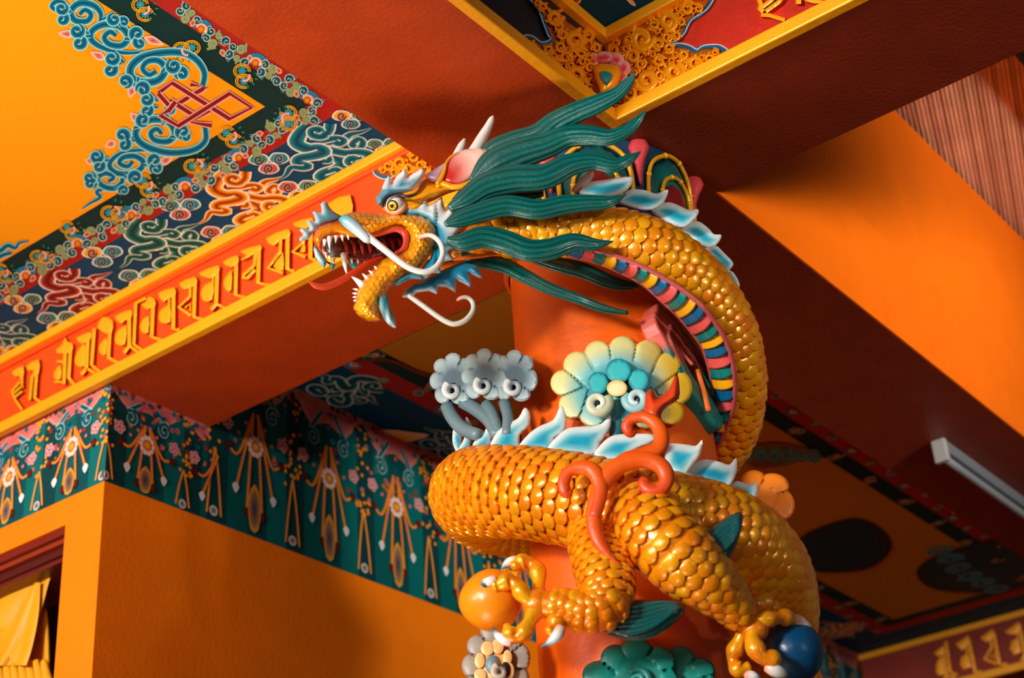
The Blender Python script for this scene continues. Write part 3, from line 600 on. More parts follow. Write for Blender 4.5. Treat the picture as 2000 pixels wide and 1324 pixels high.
# carved corner at the end of the left beam
b = MB(); gq = T(720, 220, .1812)
inflate(b, gq([(60, 620), (420, 430), (700, 610), (500, 720), (400, 690), (300, 690), (180, 690), (100, 680)]), .002, .003, lin((170, 70, 8)), bev=2, e=.002, step=6, fm=fmA)
for x, y, r in [(210, 570, 60), (340, 540, 70), (480, 480, 60), (560, 560, 55), (620, 610, 45), (280, 640, 50), (430, 610, 60), (510, 640, 45), (150, 620, 40)]:
    relief(b, gq(spiral(x, y, r, 1.3, x*.02, (-1)**x, .25)), [r*.07, r*.06], fmA, .012, C_GL); blob(b, *gq([(x+r, y-r*.4)])[0], r*.08, r*.05, x, fmA, .014, C_GL)
b.build('carved_corner', M_FILI, ins, angle=60)
b = MB(); relief(b, gq([(60, 615), (90, 660), (150, 690), (220, 690), (260, 665), (330, 690)]), 4.2, fmA, .006, lin((0, 96, 136))); relief(b, gq([(42, 622), (75, 675), (150, 712), (230, 712), (262, 690)]), 1.4, fmA, .009, lin((224, 232, 230)))
b.build('scalloped_edge', M_GLOSS, ins)
# ---- the corner where the near beam meets the right-hand beam
cpn = thing('carved_corner_panel', 'gold openwork scroll carving with dark blue edging at the inner corner above the mane', 'carving', (XB1, YA0, ZS))
sub('backing', [((XB1, YA0-.006, ZS+.03), (3, YA0, ZC-.02))], lin((196, 36, 6)), M_BEAM, cpn)['label'] = 'red field of the carved panel'
sub('backing', [((XB1, -2.5, ZS+.03), (XB1+.006, YA0, ZC-.02))], lin((24, 20, 24)), M_BEAM, cpn)['label'] = 'near black field of the carved panel'
sub('moulding', [((XB1+.028, YA0-.03, ZS-.003), (3, YA0, ZS+.036))], C_TRIM, M_TRIM, cpn); sub('moulding', [((XB1+.028, YA0-.03, ZC-.036), (3, YA0, ZC-.002))], C_TRIM, M_TRIM, cpn)
sub('moulding', [((XB1, -2.5, ZS-.004), (XB1+.03, YA0, ZS+.036))], C_TRIM, M_TRIM, cpn); sub('moulding', [((XB1, -2.5, ZC-.036), (XB1+.03, YA0, ZC-.002))], C_TRIM, M_TRIM, cpn)
gk = T(980, 0, .23)
fR = [(860, 380), (1560, 20), (1760, 0), (1700, 100), (1580, 175), (1530, 290), (1420, 400), (1520, 400), (1600, 425), (1640, 445), (1700, 410), (1830, 415), (1940, 475), (1700, 600), (1250, 840), (860, 1020)]
fL = [(850, 380), (560, 190), (400, 60), (280, -20), (250, 0), (350, 100), (380, 200), (425, 310), (450, 350), (360, 385), (250, 335), (180, 345), (130, 410), (300, 560), (560, 760), (850, 1020)]
for poly, fm, nm, seeds in ((fR, fmA, 'openwork', [(1190, 330, 95), (1410, 180, 80), (1290, 205, 45), (1580, 70, 55), (1335, 375, 50), (1230, 680, 90), (1465, 610, 85), (1640, 540, 58), (1110, 480, 60), (950, 420, 45), (1010, 560, 50), (1760, 500, 45), (1080, 800, 60), (1340, 520, 50), (1550, 470, 40), (1480, 300, 40), (1180, 540, 45), (1370, 720, 40)]),
                            (fL, fmB, 'openwork', [(450, 150, 62), (620, 345, 80), (730, 310, 50), (450, 560, 70), (640, 645, 80), (250, 410, 55), (330, 490, 48), (545, 490, 52), (800, 410, 40), (520, 290, 45), (400, 420, 42), (560, 640, 45), (480, 230, 40), (680, 450, 45), (350, 60, 36)])):
    b = MB(); inflate(b, gk(poly), .002, .003, lin((186, 96, 8)), bev=2, e=.002, step=9, fm=fm)
    A_ = np.array(poly, float); rr = random.Random(11); seeds = list(seeds)
    def ins_(x, y):
        n_ = 0; B_ = np.roll(A_, -1, 0); c_ = (A_[:, 1] > y) != (B_[:, 1] > y)
        with np.errstate(divide='ignore', invalid='ignore'): xx = A_[:, 0]+(y-A_[:, 1])*(B_-A_)[:, 0]/(B_-A_)[:, 1]
        return np.count_nonzero(c_ & (x < xx)) % 2 == 1
    for _ in range(900):
        x, y = rr.uniform(A_[:, 0].min(), A_[:, 0].max()), rr.uniform(A_[:, 1].min(), A_[:, 1].max()); r = rr.choice([30, 36, 44])
        if all(ins_(x+r*.8*math.cos(q), y+r*.8*math.sin(q)) for q in (0, 1.57, 3.14, 4.71)) and all(math.hypot(x-s_[0], y-s_[1]) > .80*(r+s_[2]) for s_ in seeds): seeds.append((x, y, r))
    for i, (x, y, r) in enumerate(seeds):
        relief(b, gk(spiral(x, y, r, 1.35, i*1.9, (-1)**i, .22)), np.array([r*.40, r*.46, r*.34])*.23, fm, .018, C_GL)
        for k in range(5): a = i+k*1.35; blob(b, *gk([(x+r*1.18*math.cos(a), y+r*1.18*math.sin(a))])[0], r*.44*.23, r*.27*.23, a+.8, fm, .015, C_GL, 8)
        blob(b, *gk([(x, y)])[0], r*.2*.23, r*.2*.23, 0, fm, .016, C_GL, 8)
    b.build(nm, M_FILI, cpn, angle=60)
for pth, fm in (([(1800, -20), (1722, 95), (1595, 182), (1535, 295), (1470, 350), (1400, 392), (1500, 382), (1590, 405), (1640, 432), (1700, 400), (1830, 396), (1920, 450), (1955, 480)], fmA), ([(225, -20), (320, 90), (365, 205), (405, 310), (430, 345), (350, 372), (270, 318), (190, 322), (110, 405)], fmB)):
    b = MB(); relief(b, gk(pth), 4.6, fm, .008, lin((0, 92, 140)), 5); b.build('scalloped_edge', M_GLOSS, cpn)
    b = MB(); relief(b, gk([(p[0]+(17 if fm is fmA else -14), p[1]-14) for p in pth]), 1.5, fm, .011, lin((226, 234, 232)), 5); b.build('scalloped_edge', M_GLOSS, cpn)['label'] = 'thin white outline of the edging'
gl = T(1420, 0, .15)
for strokes in ([([(400, -60), (440, 60), (420, 110), (470, 150)], 30), ([(430, 110), (580, 0), (640, -60)], 28), ([(500, 150), (680, 20), (720, -40)], 28), ([(440, 190), (560, 200), (750, 262)], 26)], [([(930, -80), (930, 52)], 36), ([(1020, -20), (1150, 20), (1275, 20)], [34, 30, 6])]):
    b = MB()
    for p, wd in strokes: inflate(b, gl(thick(p, wd)), .006, .011, C_GL, bev=2, e=.0085, step=4, fm=fmA)
    b.build('letter', M_GLYPH, cpn, angle=40)
# lotus boss on the corner
lb = MB(); tl = lambda x, y: .385
for k, (cx, cy, rx, ry, a) in enumerate([(1158, 118, 16, 17, 0), (1180, 113, 20, 13, 0), (1204, 118, 16, 15, .3), (1218, 134, 14, 17, .2), (1152, 142, 8, 26, -.25), (1163, 166, 7, 24, -.45), (1215, 152, 10, 14, .5)]):
    o = [(cx+rx*math.cos(q)*math.cos(a)-ry*math.sin(q)*math.sin(a), cy+rx*math.cos(q)*math.sin(a)+ry*math.sin(q)*math.cos(a)) for q in np.linspace(0, 2*math.pi, 14, endpoint=False)]
    inflate(lb, o, .365+.003*k, .022, lambda x, y, d: mixc(lin((248, 190, 196)), lin((206, 44, 40)), d*1.3), step=5)
lbo = lb.build('lotus_petals', M_GLOSS, cpn, angle=70)
b = MB(); inflate(b, [(1160, 128), (1180, 124), (1206, 128), (1214, 145), (1205, 168), (1186, 184), (1172, 180), (1160, 150)], .40, .03, C_GL, step=5, smooth=2); b.build('heart_setting', M_FILI, cpn)
b = MB(); inflate(b, [(1170, 141), (1184, 138), (1196, 143), (1196, 154), (1184, 168), (1173, 156)], .425, .022, lin((16, 116, 118)), step=4, smooth=2); b.build('heart_stone', M_GLOSS, cpn)
# ---- the far beam's inscription in the shade
fi = thing('inscription_panel', 'dim gold letters on the shaded far beam at the lower right', 'inscription', (-2.6, 8.06, ZS), 'inscribed beam panels')
sub('backing', [((-3.67, 8.052, ZS+.03), (-1.70, 8.06, ZC-.02))], lin((130, 34, 14)), M_BEAM, fi)
sub('moulding', [((-3.67, 8.03, ZS-.004), (-1.70, 8.06, ZS+.036))], C_TRIM, M_TRIM, fi); sub('moulding', [((-3.67, 8.03, ZC-.036), (-1.70, 8.06, ZC-.004))], C_TRIM, M_TRIM, fi)
GX = [-3.25+.135*k for k in range(9)]
for k, x in enumerate(GX):
    tr, fills, strokes = GLY[[3, 7, 8, 9, 11, 12, 8, 4, 10][k]]
    allp = np.array([p for f in fills for p in f]+[p for st in strokes for p in st[0]], float); lo = allp.min(0); hi = allp.max(0); sc_ = .20/(hi[1]-lo[1])
    fm = lambda u, v, h: np.array([x+(u-lo[0])*sc_, 8.05-h, ZC-.06-(v-lo[1])*sc_]); b = MB()
    for p in fills: inflate(b, p, .006, .011, C_GL, bev=14, e=.008, step=30, fm=fm)
    for p, wd in strokes: inflate(b, thick(p, wd), .006, .011, C_GL, bev=14, e=.008, step=30, fm=fm)
    b.build('letter', M_GLYPH, fi, angle=40)
# ---- fluorescent tube under the right-hand beam
tb = thing('tube_light', 'unlit white fluorescent batten under the dark beam at the right', 'light', (-1.93, 5.6, 4.03))
b = MB(); yA, yB = 5.22, 6.45
b.box((-1.955, yA, 4.055), (-1.915, yB, ZS), lin((120, 128, 136))); b.build('housing', M_METAL, tb, smooth=False)
for dx in (-.0,):
    b = MB(); tube(b, np.array([(-1.935+dx, y, 4.035) for y in np.linspace(yA+.02, yB-.02, 10)]), .014, .014, lin((140, 148, 156)), 14, view=False); b.build('tube', M_METAL, tb)
for y in (yA, yB):
    b = MB(); b.box((-1.962, y-.012, 4.012), (-1.908, y+.014, 4.10), lin((170, 172, 172))); o = b.build('end_cap', M_METAL, tb, smooth=False); bv = o.modifiers.new('b', 'BEVEL'); bv.width = .006; bv.segments = 2
# ================================================================ the column, its capital and the clouds carved round it
col = thing('column', 'round orange red column with a painted capital, carrying the crossing of the beams', 'column', (AX[0], AX[1], 0))
def axp(a, r, z): d = LAT*math.sin(a)+EN*math.cos(a); return np.array([AX[0]+d[0]*r, AX[1]+d[1]*r, z])     # a: angle round the axis, 0 faces the camera
C_COLM = lin((238, 96, 2)); b = MB(); seg = 64
prof = [(.236, 0), (.236, 3.86), (.236, ZS)]
vs = [axp(2*math.pi*k/seg, r, z) for r, z in prof for k in range(seg)]
b.add(vs, [(i*seg+k, i*seg+(k+1) % seg, (i+1)*seg+(k+1) % seg, (i+1)*seg+k) for i in range(2) for k in range(seg)], C_COLM); b.build('shaft', M_PAINT, col)
Z0, Z1 = 3.885, ZS-.002
b = MB(); prof = [(.240, Z0-.03), (.252, Z0-.02), (.252, Z0), (.246, Z0+.01), (.266, Z1)]
vs = [axp(2*math.pi*k/seg, r, z) for r, z in prof for k in range(seg)]
b.add(vs, [(i*seg+k, i*seg+(k+1) % seg, (i+1)*seg+(k+1) % seg, (i+1)*seg+k) for i in range(4) for k in range(seg)], [lin((190, 60, 14)) if i < 3 else lin((4, 54, 84)) for i in range(5) for k in range(seg)])
cap = b.build('capital', M_PAINT, col)
NP = 7
def capmap(ac): return lambda u, v, h: axp(ac+u, .248+.018*(v-Z0)/(Z1-Z0)+h, v)
H = Z1-Z0; S_ = 2*math.pi/NP
for k in range(NP):
    ac = .95+k*S_; fm = capmap(ac); w_ = S_*.40
    arch = lambda s, top: [(-w_*s, Z0+.02), (-w_*s, Z0+H*.5*top), (-w_*s*.82, Z0+H*.78*top), (-w_*s*.35, Z0+H*.94*top), (0, Z0+H*.97*top), (w_*s*.35, Z0+H*.94*top), (w_*s*.82, Z0+H*.78*top), (w_*s, Z0+H*.5*top), (w_*s, Z0+.02)]
    for nm, s, top, colr, m, h in (('teal_petal', .98, .95, lin((0, 104, 92)), M_GLOSS, .006), ('maroon_petal', .58, .62, lin((128, 26, 28)), M_GLOSS, .016)):
        b = MB(); vs = []; A = arch(s, top); n = len(A)
        inflate(b, [(p[0]*.25*1000, p[1]*1000) for p in A], 0., h, lambda x, y, d: mixc(lin((0, 60, 70)), colr, d*1.5) if nm[0] == 't' else mixc(lin((90, 14, 24)), colr, d*1.6), step=14, fm=lambda x, y, t: fm(x/250, y/1000, t))
        b.build(nm, m, cap)
    b = MB()
    for s, top, r_ in ((1.0, .98, .0062), (.62, .66, .0055)):
        Q = cr(arch(s, top), 4); P = np.array([fm(q[0], q[1], .006 if s > .9 else .014) for q in Q]); tube(b, P, r_, r_, lin((240, 170, 24)), 8)
        for i in range(5, len(P)-5, 7): ball(b, P[i], r_*1.4, r_*1.4, r_*1.4, lin((244, 176, 30)), nu=8, nv=6)
    b.build('gilded_border', M_FILI, cap)
    b = MB(); fm2 = capmap(ac+S_/2); P = np.array([fm2(0, Z0+H*v, .006+.012*max(0, v-.6)) for v in np.linspace(.4, .985, 8)]); tube(b, P, np.array([.004, .006, .008, .011, .015, .022, .028, .02]), .012, lin((196, 60, 66)), 12)
    b.build('lotus_bud', M_GLOSS, cap)
# ---- clouds
def petals(b, cs, t, th, cf, lap=.0022, tilt=None):
    for k, c in enumerate(cs):
        x, y, rx = c[:3]; ry = c[3] if len(c) > 3 else rx; q = np.linspace(0, 2*math.pi, 18, endpoint=False)
        tt = (t(x, y) if callable(t) else t)+lap*(k % 2)
        inflate(b, [(x+rx*math.cos(a), y+ry*math.sin(a)) for a in q], tt, th, cf, bev=6, e=th*.84, step=max(4, rx/3.2))
def scallop(b, cx, cy, cs, t, th, cf, rin, gw=3.2, step=4):
    """one plate with a scalloped edge; shallow grooves part its lobes"""
    C = [(c[0], c[1], c[2], c[3] if len(c) > 3 else c[2]) for c in cs]; out = []
    for a in np.linspace(0, 2*math.pi, 150, endpoint=False):
        dx, dy = math.cos(a), math.sin(a); best = rin
        for x, y, rx, ry in C:
            ox, oy = (cx-x)/rx, (cy-y)/ry; ux, uy = dx/rx, dy/ry; A_ = ux*ux+uy*uy; B_ = ox*ux+oy*uy; D_ = B_*B_-A_*(ox*ox+oy*oy-1)
            if D_ > 0: best = max(best, (-B_+math.sqrt(D_))/A_)
        out.append((cx+dx*best, cy+dy*best))
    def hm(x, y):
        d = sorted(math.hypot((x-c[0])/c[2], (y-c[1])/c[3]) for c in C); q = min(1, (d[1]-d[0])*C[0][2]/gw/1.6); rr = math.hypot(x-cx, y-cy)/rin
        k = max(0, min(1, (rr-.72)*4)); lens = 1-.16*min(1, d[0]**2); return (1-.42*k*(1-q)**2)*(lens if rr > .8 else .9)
    inflate(b, out, t, th, lambda x, y, d: mixc(mixc(cf(x, y, d), (0, .02, .03), .45), cf(x, y, d), (hm(x, y)-.6)/.25), bev=6, e=th*.7, step=step, hmod=hm)  # groove shade painted in: colour darkens where the plate dips
def rolled(b, x, y, r, turns, a0, d, t, w, cin, cout):
    S = spiral(x, y, r*.86, turns*.95, a0, d, .30, 26); ptube(b, [(p[0], p[1], t+.010*i/26, w*(.82-.5*i/26)) for i, p in enumerate(S)], lambda s: mixc(cout, cin, s), .8, 14, 2)
GREY0, GREY1 = lin((120, 150, 160)), lin((170, 192, 196))
gc_ = thing('cloud_carving', 'blue grey cloud of three scalloped heads on stems, at the left of the column', 'cloud carving', pt(950, 820, .18), 'cloud carvings round the column')
for k, (cx, cy, t, tl_) in enumerate([(886, 742, .10, .0009), (947, 733, .16, .0009), (1006, 736, .21, .0009)]):
    tf = lambda x, y: t+(x-cx)*tl_
    b = MB(); ps = [(-30, 2, 17, 18), (-23, -26, 16), (-1, -36, 17), (21, -24, 15, 19), (29, 6, 15, 22), (-21, 28, 16, 18), (12, 34, 18, 14)]
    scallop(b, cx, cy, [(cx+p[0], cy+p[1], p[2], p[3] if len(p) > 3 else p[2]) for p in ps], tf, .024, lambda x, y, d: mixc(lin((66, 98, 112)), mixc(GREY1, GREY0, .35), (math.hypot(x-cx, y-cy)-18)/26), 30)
    b.build('cloud_head', M_PAINT, gc_, angle=32)
    b = MB(); rolled(b, cx-3, cy+20, 17, 1.35, -2.2, -1, tf(cx, cy)+.030, 9.5, lin((40, 66, 84)), lin((214, 222, 222))); ball(b, pt(cx, cy+17, tf(cx, cy)+.020), .014, .010, .016, lin((6, 28, 48))); b.build('cloud_scroll', M_PAINT, gc_)
b = MB()
for Q in ([(872, 792, .09, 13), (884, 815, .10, 14), (905, 838, .12, 14), (935, 850, .16, 13)], [(905, 785, .12, 14), (930, 800, .14, 14), (955, 822, .17, 13), (970, 850, .2, 12)], [(950, 790, .16, 13), (965, 815, .18, 12), (975, 850, .2, 12)], [(985, 785, .2, 12), (992, 815, .21, 11), (990, 850, .22, 11)]):
    ptube(b, Q, lambda s: mixc(lin((84, 116, 126)), lin((130, 156, 162)), s*.5), .9, 12)
b.build('cloud_stem', M_PAINT, gc_)
# pale yellow and turquoise cloud on the front
YC0, YC1, YT = lin((246, 200, 40)), lin((226, 220, 150)), lin((120, 190, 190)); cx0, cy0 = 1207, 765
def ycol(x, y, d):
    r = math.hypot((x-cx0)/1.25, y-cy0); c = mixc(lin((30, 150, 165)), YT, (r-40)/22) if r < 62 else mixc(YT, YC1, (r-62)/28)
    c = mixc(c, YC0, max(0, (x-1230)/90)*max(0, min(1, (r-55)/35))); return mixc(YC0, c, d*2.2+.15)
yc = thing('cloud_carving', 'pale yellow and turquoise scalloped cloud on the front of the column', 'cloud carving', pt(1207, 830, .27), 'cloud carvings round the column')
tf = lambda x, y: .266-abs(x-1190)*.00025-max(0, x-1250)*.0004
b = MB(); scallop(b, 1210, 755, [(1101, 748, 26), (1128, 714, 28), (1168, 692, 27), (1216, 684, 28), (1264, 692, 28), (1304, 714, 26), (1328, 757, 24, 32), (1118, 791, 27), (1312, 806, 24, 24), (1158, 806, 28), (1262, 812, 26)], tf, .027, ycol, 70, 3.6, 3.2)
yo = b.build('cloud_body', M_PAINT, yc, angle=32)
b = MB(); petals(b, [(1168, 748, 20, 22), (1208, 724, 25, 24), (1247, 742, 20, 22)], .290, .014, lambda x, y, d: mixc(lin((0, 110, 130)), lin((60, 190, 196)), d*1.4)); b.build('inner_petals', M_PAINT, yc, angle=32)['label'] = 'turquoise inner petals'
b = MB(); petals(b, [(1205, 758, 20, 16)], .306, .014, lambda x, y, d: mixc(lin((240, 190, 90)), lin((250, 236, 180)), d)); b.build('centre', M_PAINT, yc, angle=32)
b = MB(); rolled(b, 1168, 788, 24, 1.45, -.6, 1, .315, 14, lin((240, 240, 226)), lin((186, 196, 150))); ball(b, pt(1162, 787, .31), .014, .01, .014, lin((0, 40, 66))); b.build('cloud_scroll', M_PAINT, yc)
b = MB(); rolled(b, 1243, 780, 24, 1.45, 3.6, -1, .305, 14, lin((210, 230, 230)), lin((130, 190, 196))); ball(b, pt(1248, 782, .30), .012, .01, .012, lin((0, 36, 56))); b.build('cloud_scroll', M_PAINT, yc)
b = MB(); ptube(b, [(1205, 772, .285, 13), (1205, 810, .275, 13), (1203, 860, .27, 14)], lambda s: mixc(lin((90, 180, 186)), lin((0, 96, 112)), s), .8, 12); b.build('cloud_stem', M_PAINT, yc)
# pink and sea-green cloud seen edge on
pk = thing('cloud_carving', 'pink and sea green cloud seen edge on under the arching neck', 'cloud carving', pt(1330, 720, .15), 'cloud carvings round the column')
def ring(name, c0, c1, w0, dep, colf, wid, deep):
    b = MB(); A = np.array(pt(*c0)); B = np.array(pt(*c1)); M_ = (A+B)/2; ax1 = (B-A)/2; ax2 = LAT*dep[0]+EN*dep[1]; N = 40; vs = []; cs = []; nrm = np.cross(ax1, ax2); nrm /= np.linalg.norm(nrm)
    for i in range(N):
        a = 2*math.pi*i/N; sc1 = 1+.05*math.cos(a*6); p = M_+(ax1*math.cos(a)+ax2*math.sin(a))*sc1; q = M_+(ax1*math.cos(a)*w0+ax2*math.sin(a)*w0)*1
        for e, (pp, s) in enumerate(((p, -1), (p, 1), (q, 1), (q, -1))): vs.append(pp+nrm*wid*s*(.85 if e in (0, 1) else 1)); cs.append(colf(i/N, math.cos(a)))
    b.add(vs, [(i*4+k, i*4+(k+1) % 4, ((i+1) % N)*4+(k+1) % 4, ((i+1) % N)*4+k) for i in range(N) for k in range(4)], cs)
    o = b.build(name, M_PAINT, pk, smooth=False); bv = o.modifiers.new('b', 'BEVEL'); bv.width = .007; bv.segments = 3; return o
ring('cloud_rim', (1277, 606, .20), (1390, 838, .10), .55, (.05, -.085), lambda s, c: lin((214, 92, 80)) if c < -.02 else lin((20, 120, 112)), .026, .03)
ring('inner_ring', (1306, 640, .21), (1376, 800, .13), .5, (.03, -.05), lambda s, c: lin((150, 60, 50)) if c < 0 else lin((60, 100, 90)), .016, .02)
b = MB(); ptube(b, [(1362, 722, .17, 5), (1374, 765, .165, 6), (1384, 802, .16, 6)], lin((236, 110, 14)), .8, 10); ptube(b, [(1318, 650, .2, 3), (1330, 685, .2, 4), (1352, 712, .19, 4)], lin((220, 100, 80)), .8, 10); b.build('orange_rib', M_PAINT, pk)
# orange cloud behind the hind coil
oc = thing('cloud_carving', 'small orange scalloped cloud beyond the fins, at the right of the lower coil', 'cloud carving', pt(1500, 990, -.06), 'cloud carvings round the column')
b = MB(); scallop(b, 1498, 972, [(1472, 940, 26, 22), (1508, 950, 33, 26), (1524, 986, 28, 32), (1492, 1000, 30, 30), (1470, 975, 26, 30)], -.06, .03, lambda x, y, d: lin((246, 134, 26)), 26); b.build('cloud_body', M_PAINT, oc, angle=32)
b = MB(); ptube(b, [(1480, 985, -.07, 18), (1440, 985, -.06, 16), (1390, 970, -.02, 14)], lin((220, 110, 20)), .8, 10); b.build('cloud_stem', M_PAINT, oc)
# grey and cream cloud at the foot of the picture
bc = thing('cloud_carving', 'grey cloud with a cream inner rosette, low at the left under the claw', 'cloud carving', pt(980, 1340, .2), 'cloud carvings round the column')
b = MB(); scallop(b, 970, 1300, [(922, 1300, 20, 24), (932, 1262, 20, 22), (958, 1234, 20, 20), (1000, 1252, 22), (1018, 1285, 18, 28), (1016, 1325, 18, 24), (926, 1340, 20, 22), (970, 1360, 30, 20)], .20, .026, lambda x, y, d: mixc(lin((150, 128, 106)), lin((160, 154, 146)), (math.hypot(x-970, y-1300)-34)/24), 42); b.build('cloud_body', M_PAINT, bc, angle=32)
b = MB(); petals(b, [(937, 1290, 10, 15), (952, 1266, 13, 14), (972, 1262, 12, 15), (991, 1284, 9, 15), (938, 1318, 12, 12), (995, 1310, 9, 16)], .226, .016, lambda x, y, d: mixc(lin((252, 206, 140)), lin((246, 186, 110)), d)); inflate(b, [(965+24*math.cos(a), 1300+32*math.sin(a)) for a in np.linspace(0, 6.283, 20, endpoint=False)], .222, .014, lin((240, 180, 104)), bev=8, e=.01, step=8); b.build('inner_petals', M_PAINT, bc, angle=32)['label'] = 'cream inner petals'
b = MB(); rolled(b, 976, 1312, 15, 1.3, -2, -1, .25, 9, lin((60, 60, 66)), lin((206, 190, 170))); ball(b, pt(962, 1298, .24), .016, .01, .022, lin((110, 140, 150))); ball(b, pt(988, 1308, .245), .010, .008, .018, lin((12, 14, 18))); b.build('cloud_scroll', M_PAINT, bc)
# sea-green cloud
tc_ = thing('cloud_carving', 'sea green scalloped cloud low on the front of the column, below the leg fins', 'cloud carving', pt(1260, 1340, .27), 'cloud carvings round the column')
TC = lambda x, y, d: mixc(lin((0, 96, 92)), lin((0, 144, 132)), d*1.4)
b = MB(); scallop(b, 1248, 1325, [(1170, 1318, 33, 28), (1204, 1286, 31, 28), (1242, 1271, 34, 25), (1286, 1292, 33, 30), (1296, 1330, 30, 30)], .272, .034, TC, 56, 3.2, 5); scallop(b, 1338, 1325, [(1328, 1286, 28, 25), (1366, 1310, 31, 26), (1376, 1336, 26, 24)], .238, .032, TC, 34); b.build('cloud_body', M_PAINT, tc_, angle=32)
b = MB(); rolled(b, 1248, 1330, 27, 1.4, -2.4, 1, .312, 10, lin((60, 170, 160)), lin((0, 120, 112))); ball(b, pt(1252, 1328, .305), .022, .012, .022, lin((110, 176, 170))); b.build('cloud_scroll', M_PAINT, tc_)
# ================================================================ the dragon
DR = thing('dragon_sculpture', 'golden scaled dragon with a teal mane and open jaws, coiled round the orange column', 'dragon sculpture', (AX[0], AX[1], 2.6))
G1, G2, G3 = lin((255, 168, 4)), lin((248, 134, 0)), lin((255, 176, 8))
WH, TQ, TD = lin((232, 238, 236)), lin((30, 172, 190)), lin((0, 104, 124))
def scales(mb, P, R, spacing, width, th0=0., rows=None, skip=None, lift=.006, rev=False, phase=0.):
    """overlapping round scales seated on a limb or body, free edges towards the tail"""
    P = np.asarray(P); R = np.asarray(R); L = np.r_[0, np.cumsum(np.linalg.norm(np.diff(P, axis=0), axis=1))]; F = frames(P, False); n = int(L[-1]/spacing)
    FT = np.array([f[0] for f in F]); FA = np.array([f[1] for f in F]); FB_ = np.array([f[2] for f in F])
    ip = lambda A, s: np.array([np.interp(s, L, A[:, k]) for k in range(3)])
    rr = random.Random(5)
    for i in range(n):
        s = (i+.5)*spacing; p = ip(P, s); r = np.interp(s, L, R); t = ip(FT, s); a = ip(FA, s); d = ip(FB_, s); N = max(7, int(round(2*math.pi*r/width))); w_ = 2*math.pi/N*.60; ln = spacing*1.28
        s2 = min(L[-1], s+ln*.9); p2 = ip(P, s2)-(p+t*0); r2 = np.interp(s2, L, R)
        for k in range(N):
            th = 2*math.pi*(k+.5*(i % 2))/N+phase
            if skip and skip(s/L[-1], th, p+(a*math.cos(th)+d*math.sin(th))*r): continue
            vs = []; j = rr.uniform(-.0012, .0012)
            def q(u, v, h):     # u: around, v: along
                an = th+u*w_; dirn = a*math.cos(an)+d*math.sin(an); ss = s+v*ln; pp = ip(P, min(max(ss, 0), L[-1])); return pp+dirn*(np.interp(ss, L, R)+h)
            f0 = lambda v: lift*(.25+.75*(v+.55)/1.1)+j
            rim = [(-.75, -.55), (-1, -.1), (-.86, .25), (-.5, .48), (0, .58), (.5, .48), (.86, .25), (1, -.1), (.75, -.55)]
            base = p+0*t; D_ = {}
            # local frame is nearly straight over one scale: interpolate linearly between its two ends
            ax0 = p-t*ln*.55; ax1 = ip(P, min(L[-1], s+ln*.58)); ax0 = ip(P, max(0, s-ln*.55)); r0 = np.interp(max(0, s-ln*.55), L, R); r1 = np.interp(min(L[-1], s+ln*.58), L, R)
            def q2(u, v, h):
                k_ = (v+.55)/1.13; an = th+u*w_; return ax0+(ax1-ax0)*k_+(a*math.cos(an)+d*math.sin(an))*(r0+(r1-r0)*k_+h)
            vs.append(q2(0, .05, f0(.05)+lift*.42))
            for u, v in rim: vs.append(q2(u*.62, v*.62+.03, f0(v*.62)+lift*.34))
            for u, v in rim: vs.append(q2(u*.97, v*.97, f0(v)))
            for u, v in rim: vs.append(q2(u*1.04, v*1.04, -lift*.3))
            m = len(rim); c0 = mixc(G2, G3, rr.random()); cs = [c0]*(1+2*m)+[lin((96, 40, 0))]*m  # dark skirt colour paints the groove shade between scales
            fs = [(0, 1+e, 1+(e+1) % m) for e in range(m)]
            for lv in (0, 1): fs += [(1+lv*m+e, 1+(lv+1)*m+e, 1+(lv+1)*m+(e+1) % m, 1+lv*m+(e+1) % m) for e in range(m)]
            mb.add(vs, fs, cs)
def path(pts, n=10):
    Q = cr(pts, n); P = np.array([pt(q[0], q[1], q[2]) for q in Q]); R = np.array([q[3]*mpp(p) for q, p in zip(Q, P)]); return P, R, Q
BODY = [(965, 470, .44, 42), (1030, 455, .43, 40), (1095, 453, .42, 42), (1165, 456, .40, 50), (1255, 489, .36, 62), (1332, 542, .29, 65), (1394, 616, .20, 63), (1428, 695, .11, 58), (1436, 775, .0, 53), (1412, 855, -.13, 55), (1330, 930, -.28, 62), (1200, 985, -.36, 72),
        (1060, 1005, -.33, 78), (965, 995, -.18, 80), (930, 970, -.02, 82), (938, 962, .14, 83), (1000, 960, .27, 83), (1090, 970, .34, 84), (1195, 992, .36, 86), (1300, 1015, .33, 88), (1400, 1042, .26, 90), (1472, 1090, .16, 88), (1508, 1150, .04, 80), (1518, 1220, -.08, 72), (1500, 1300, -.2, 70), (1440, 1380, -.3, 70)]
BP, BR, BQ = path(BODY, 12)
b = MB(); tube(b, BP, BR, BR, lin((110, 50, 2)), 26, view=False); body = b.build('body', M_GOLD, DR)
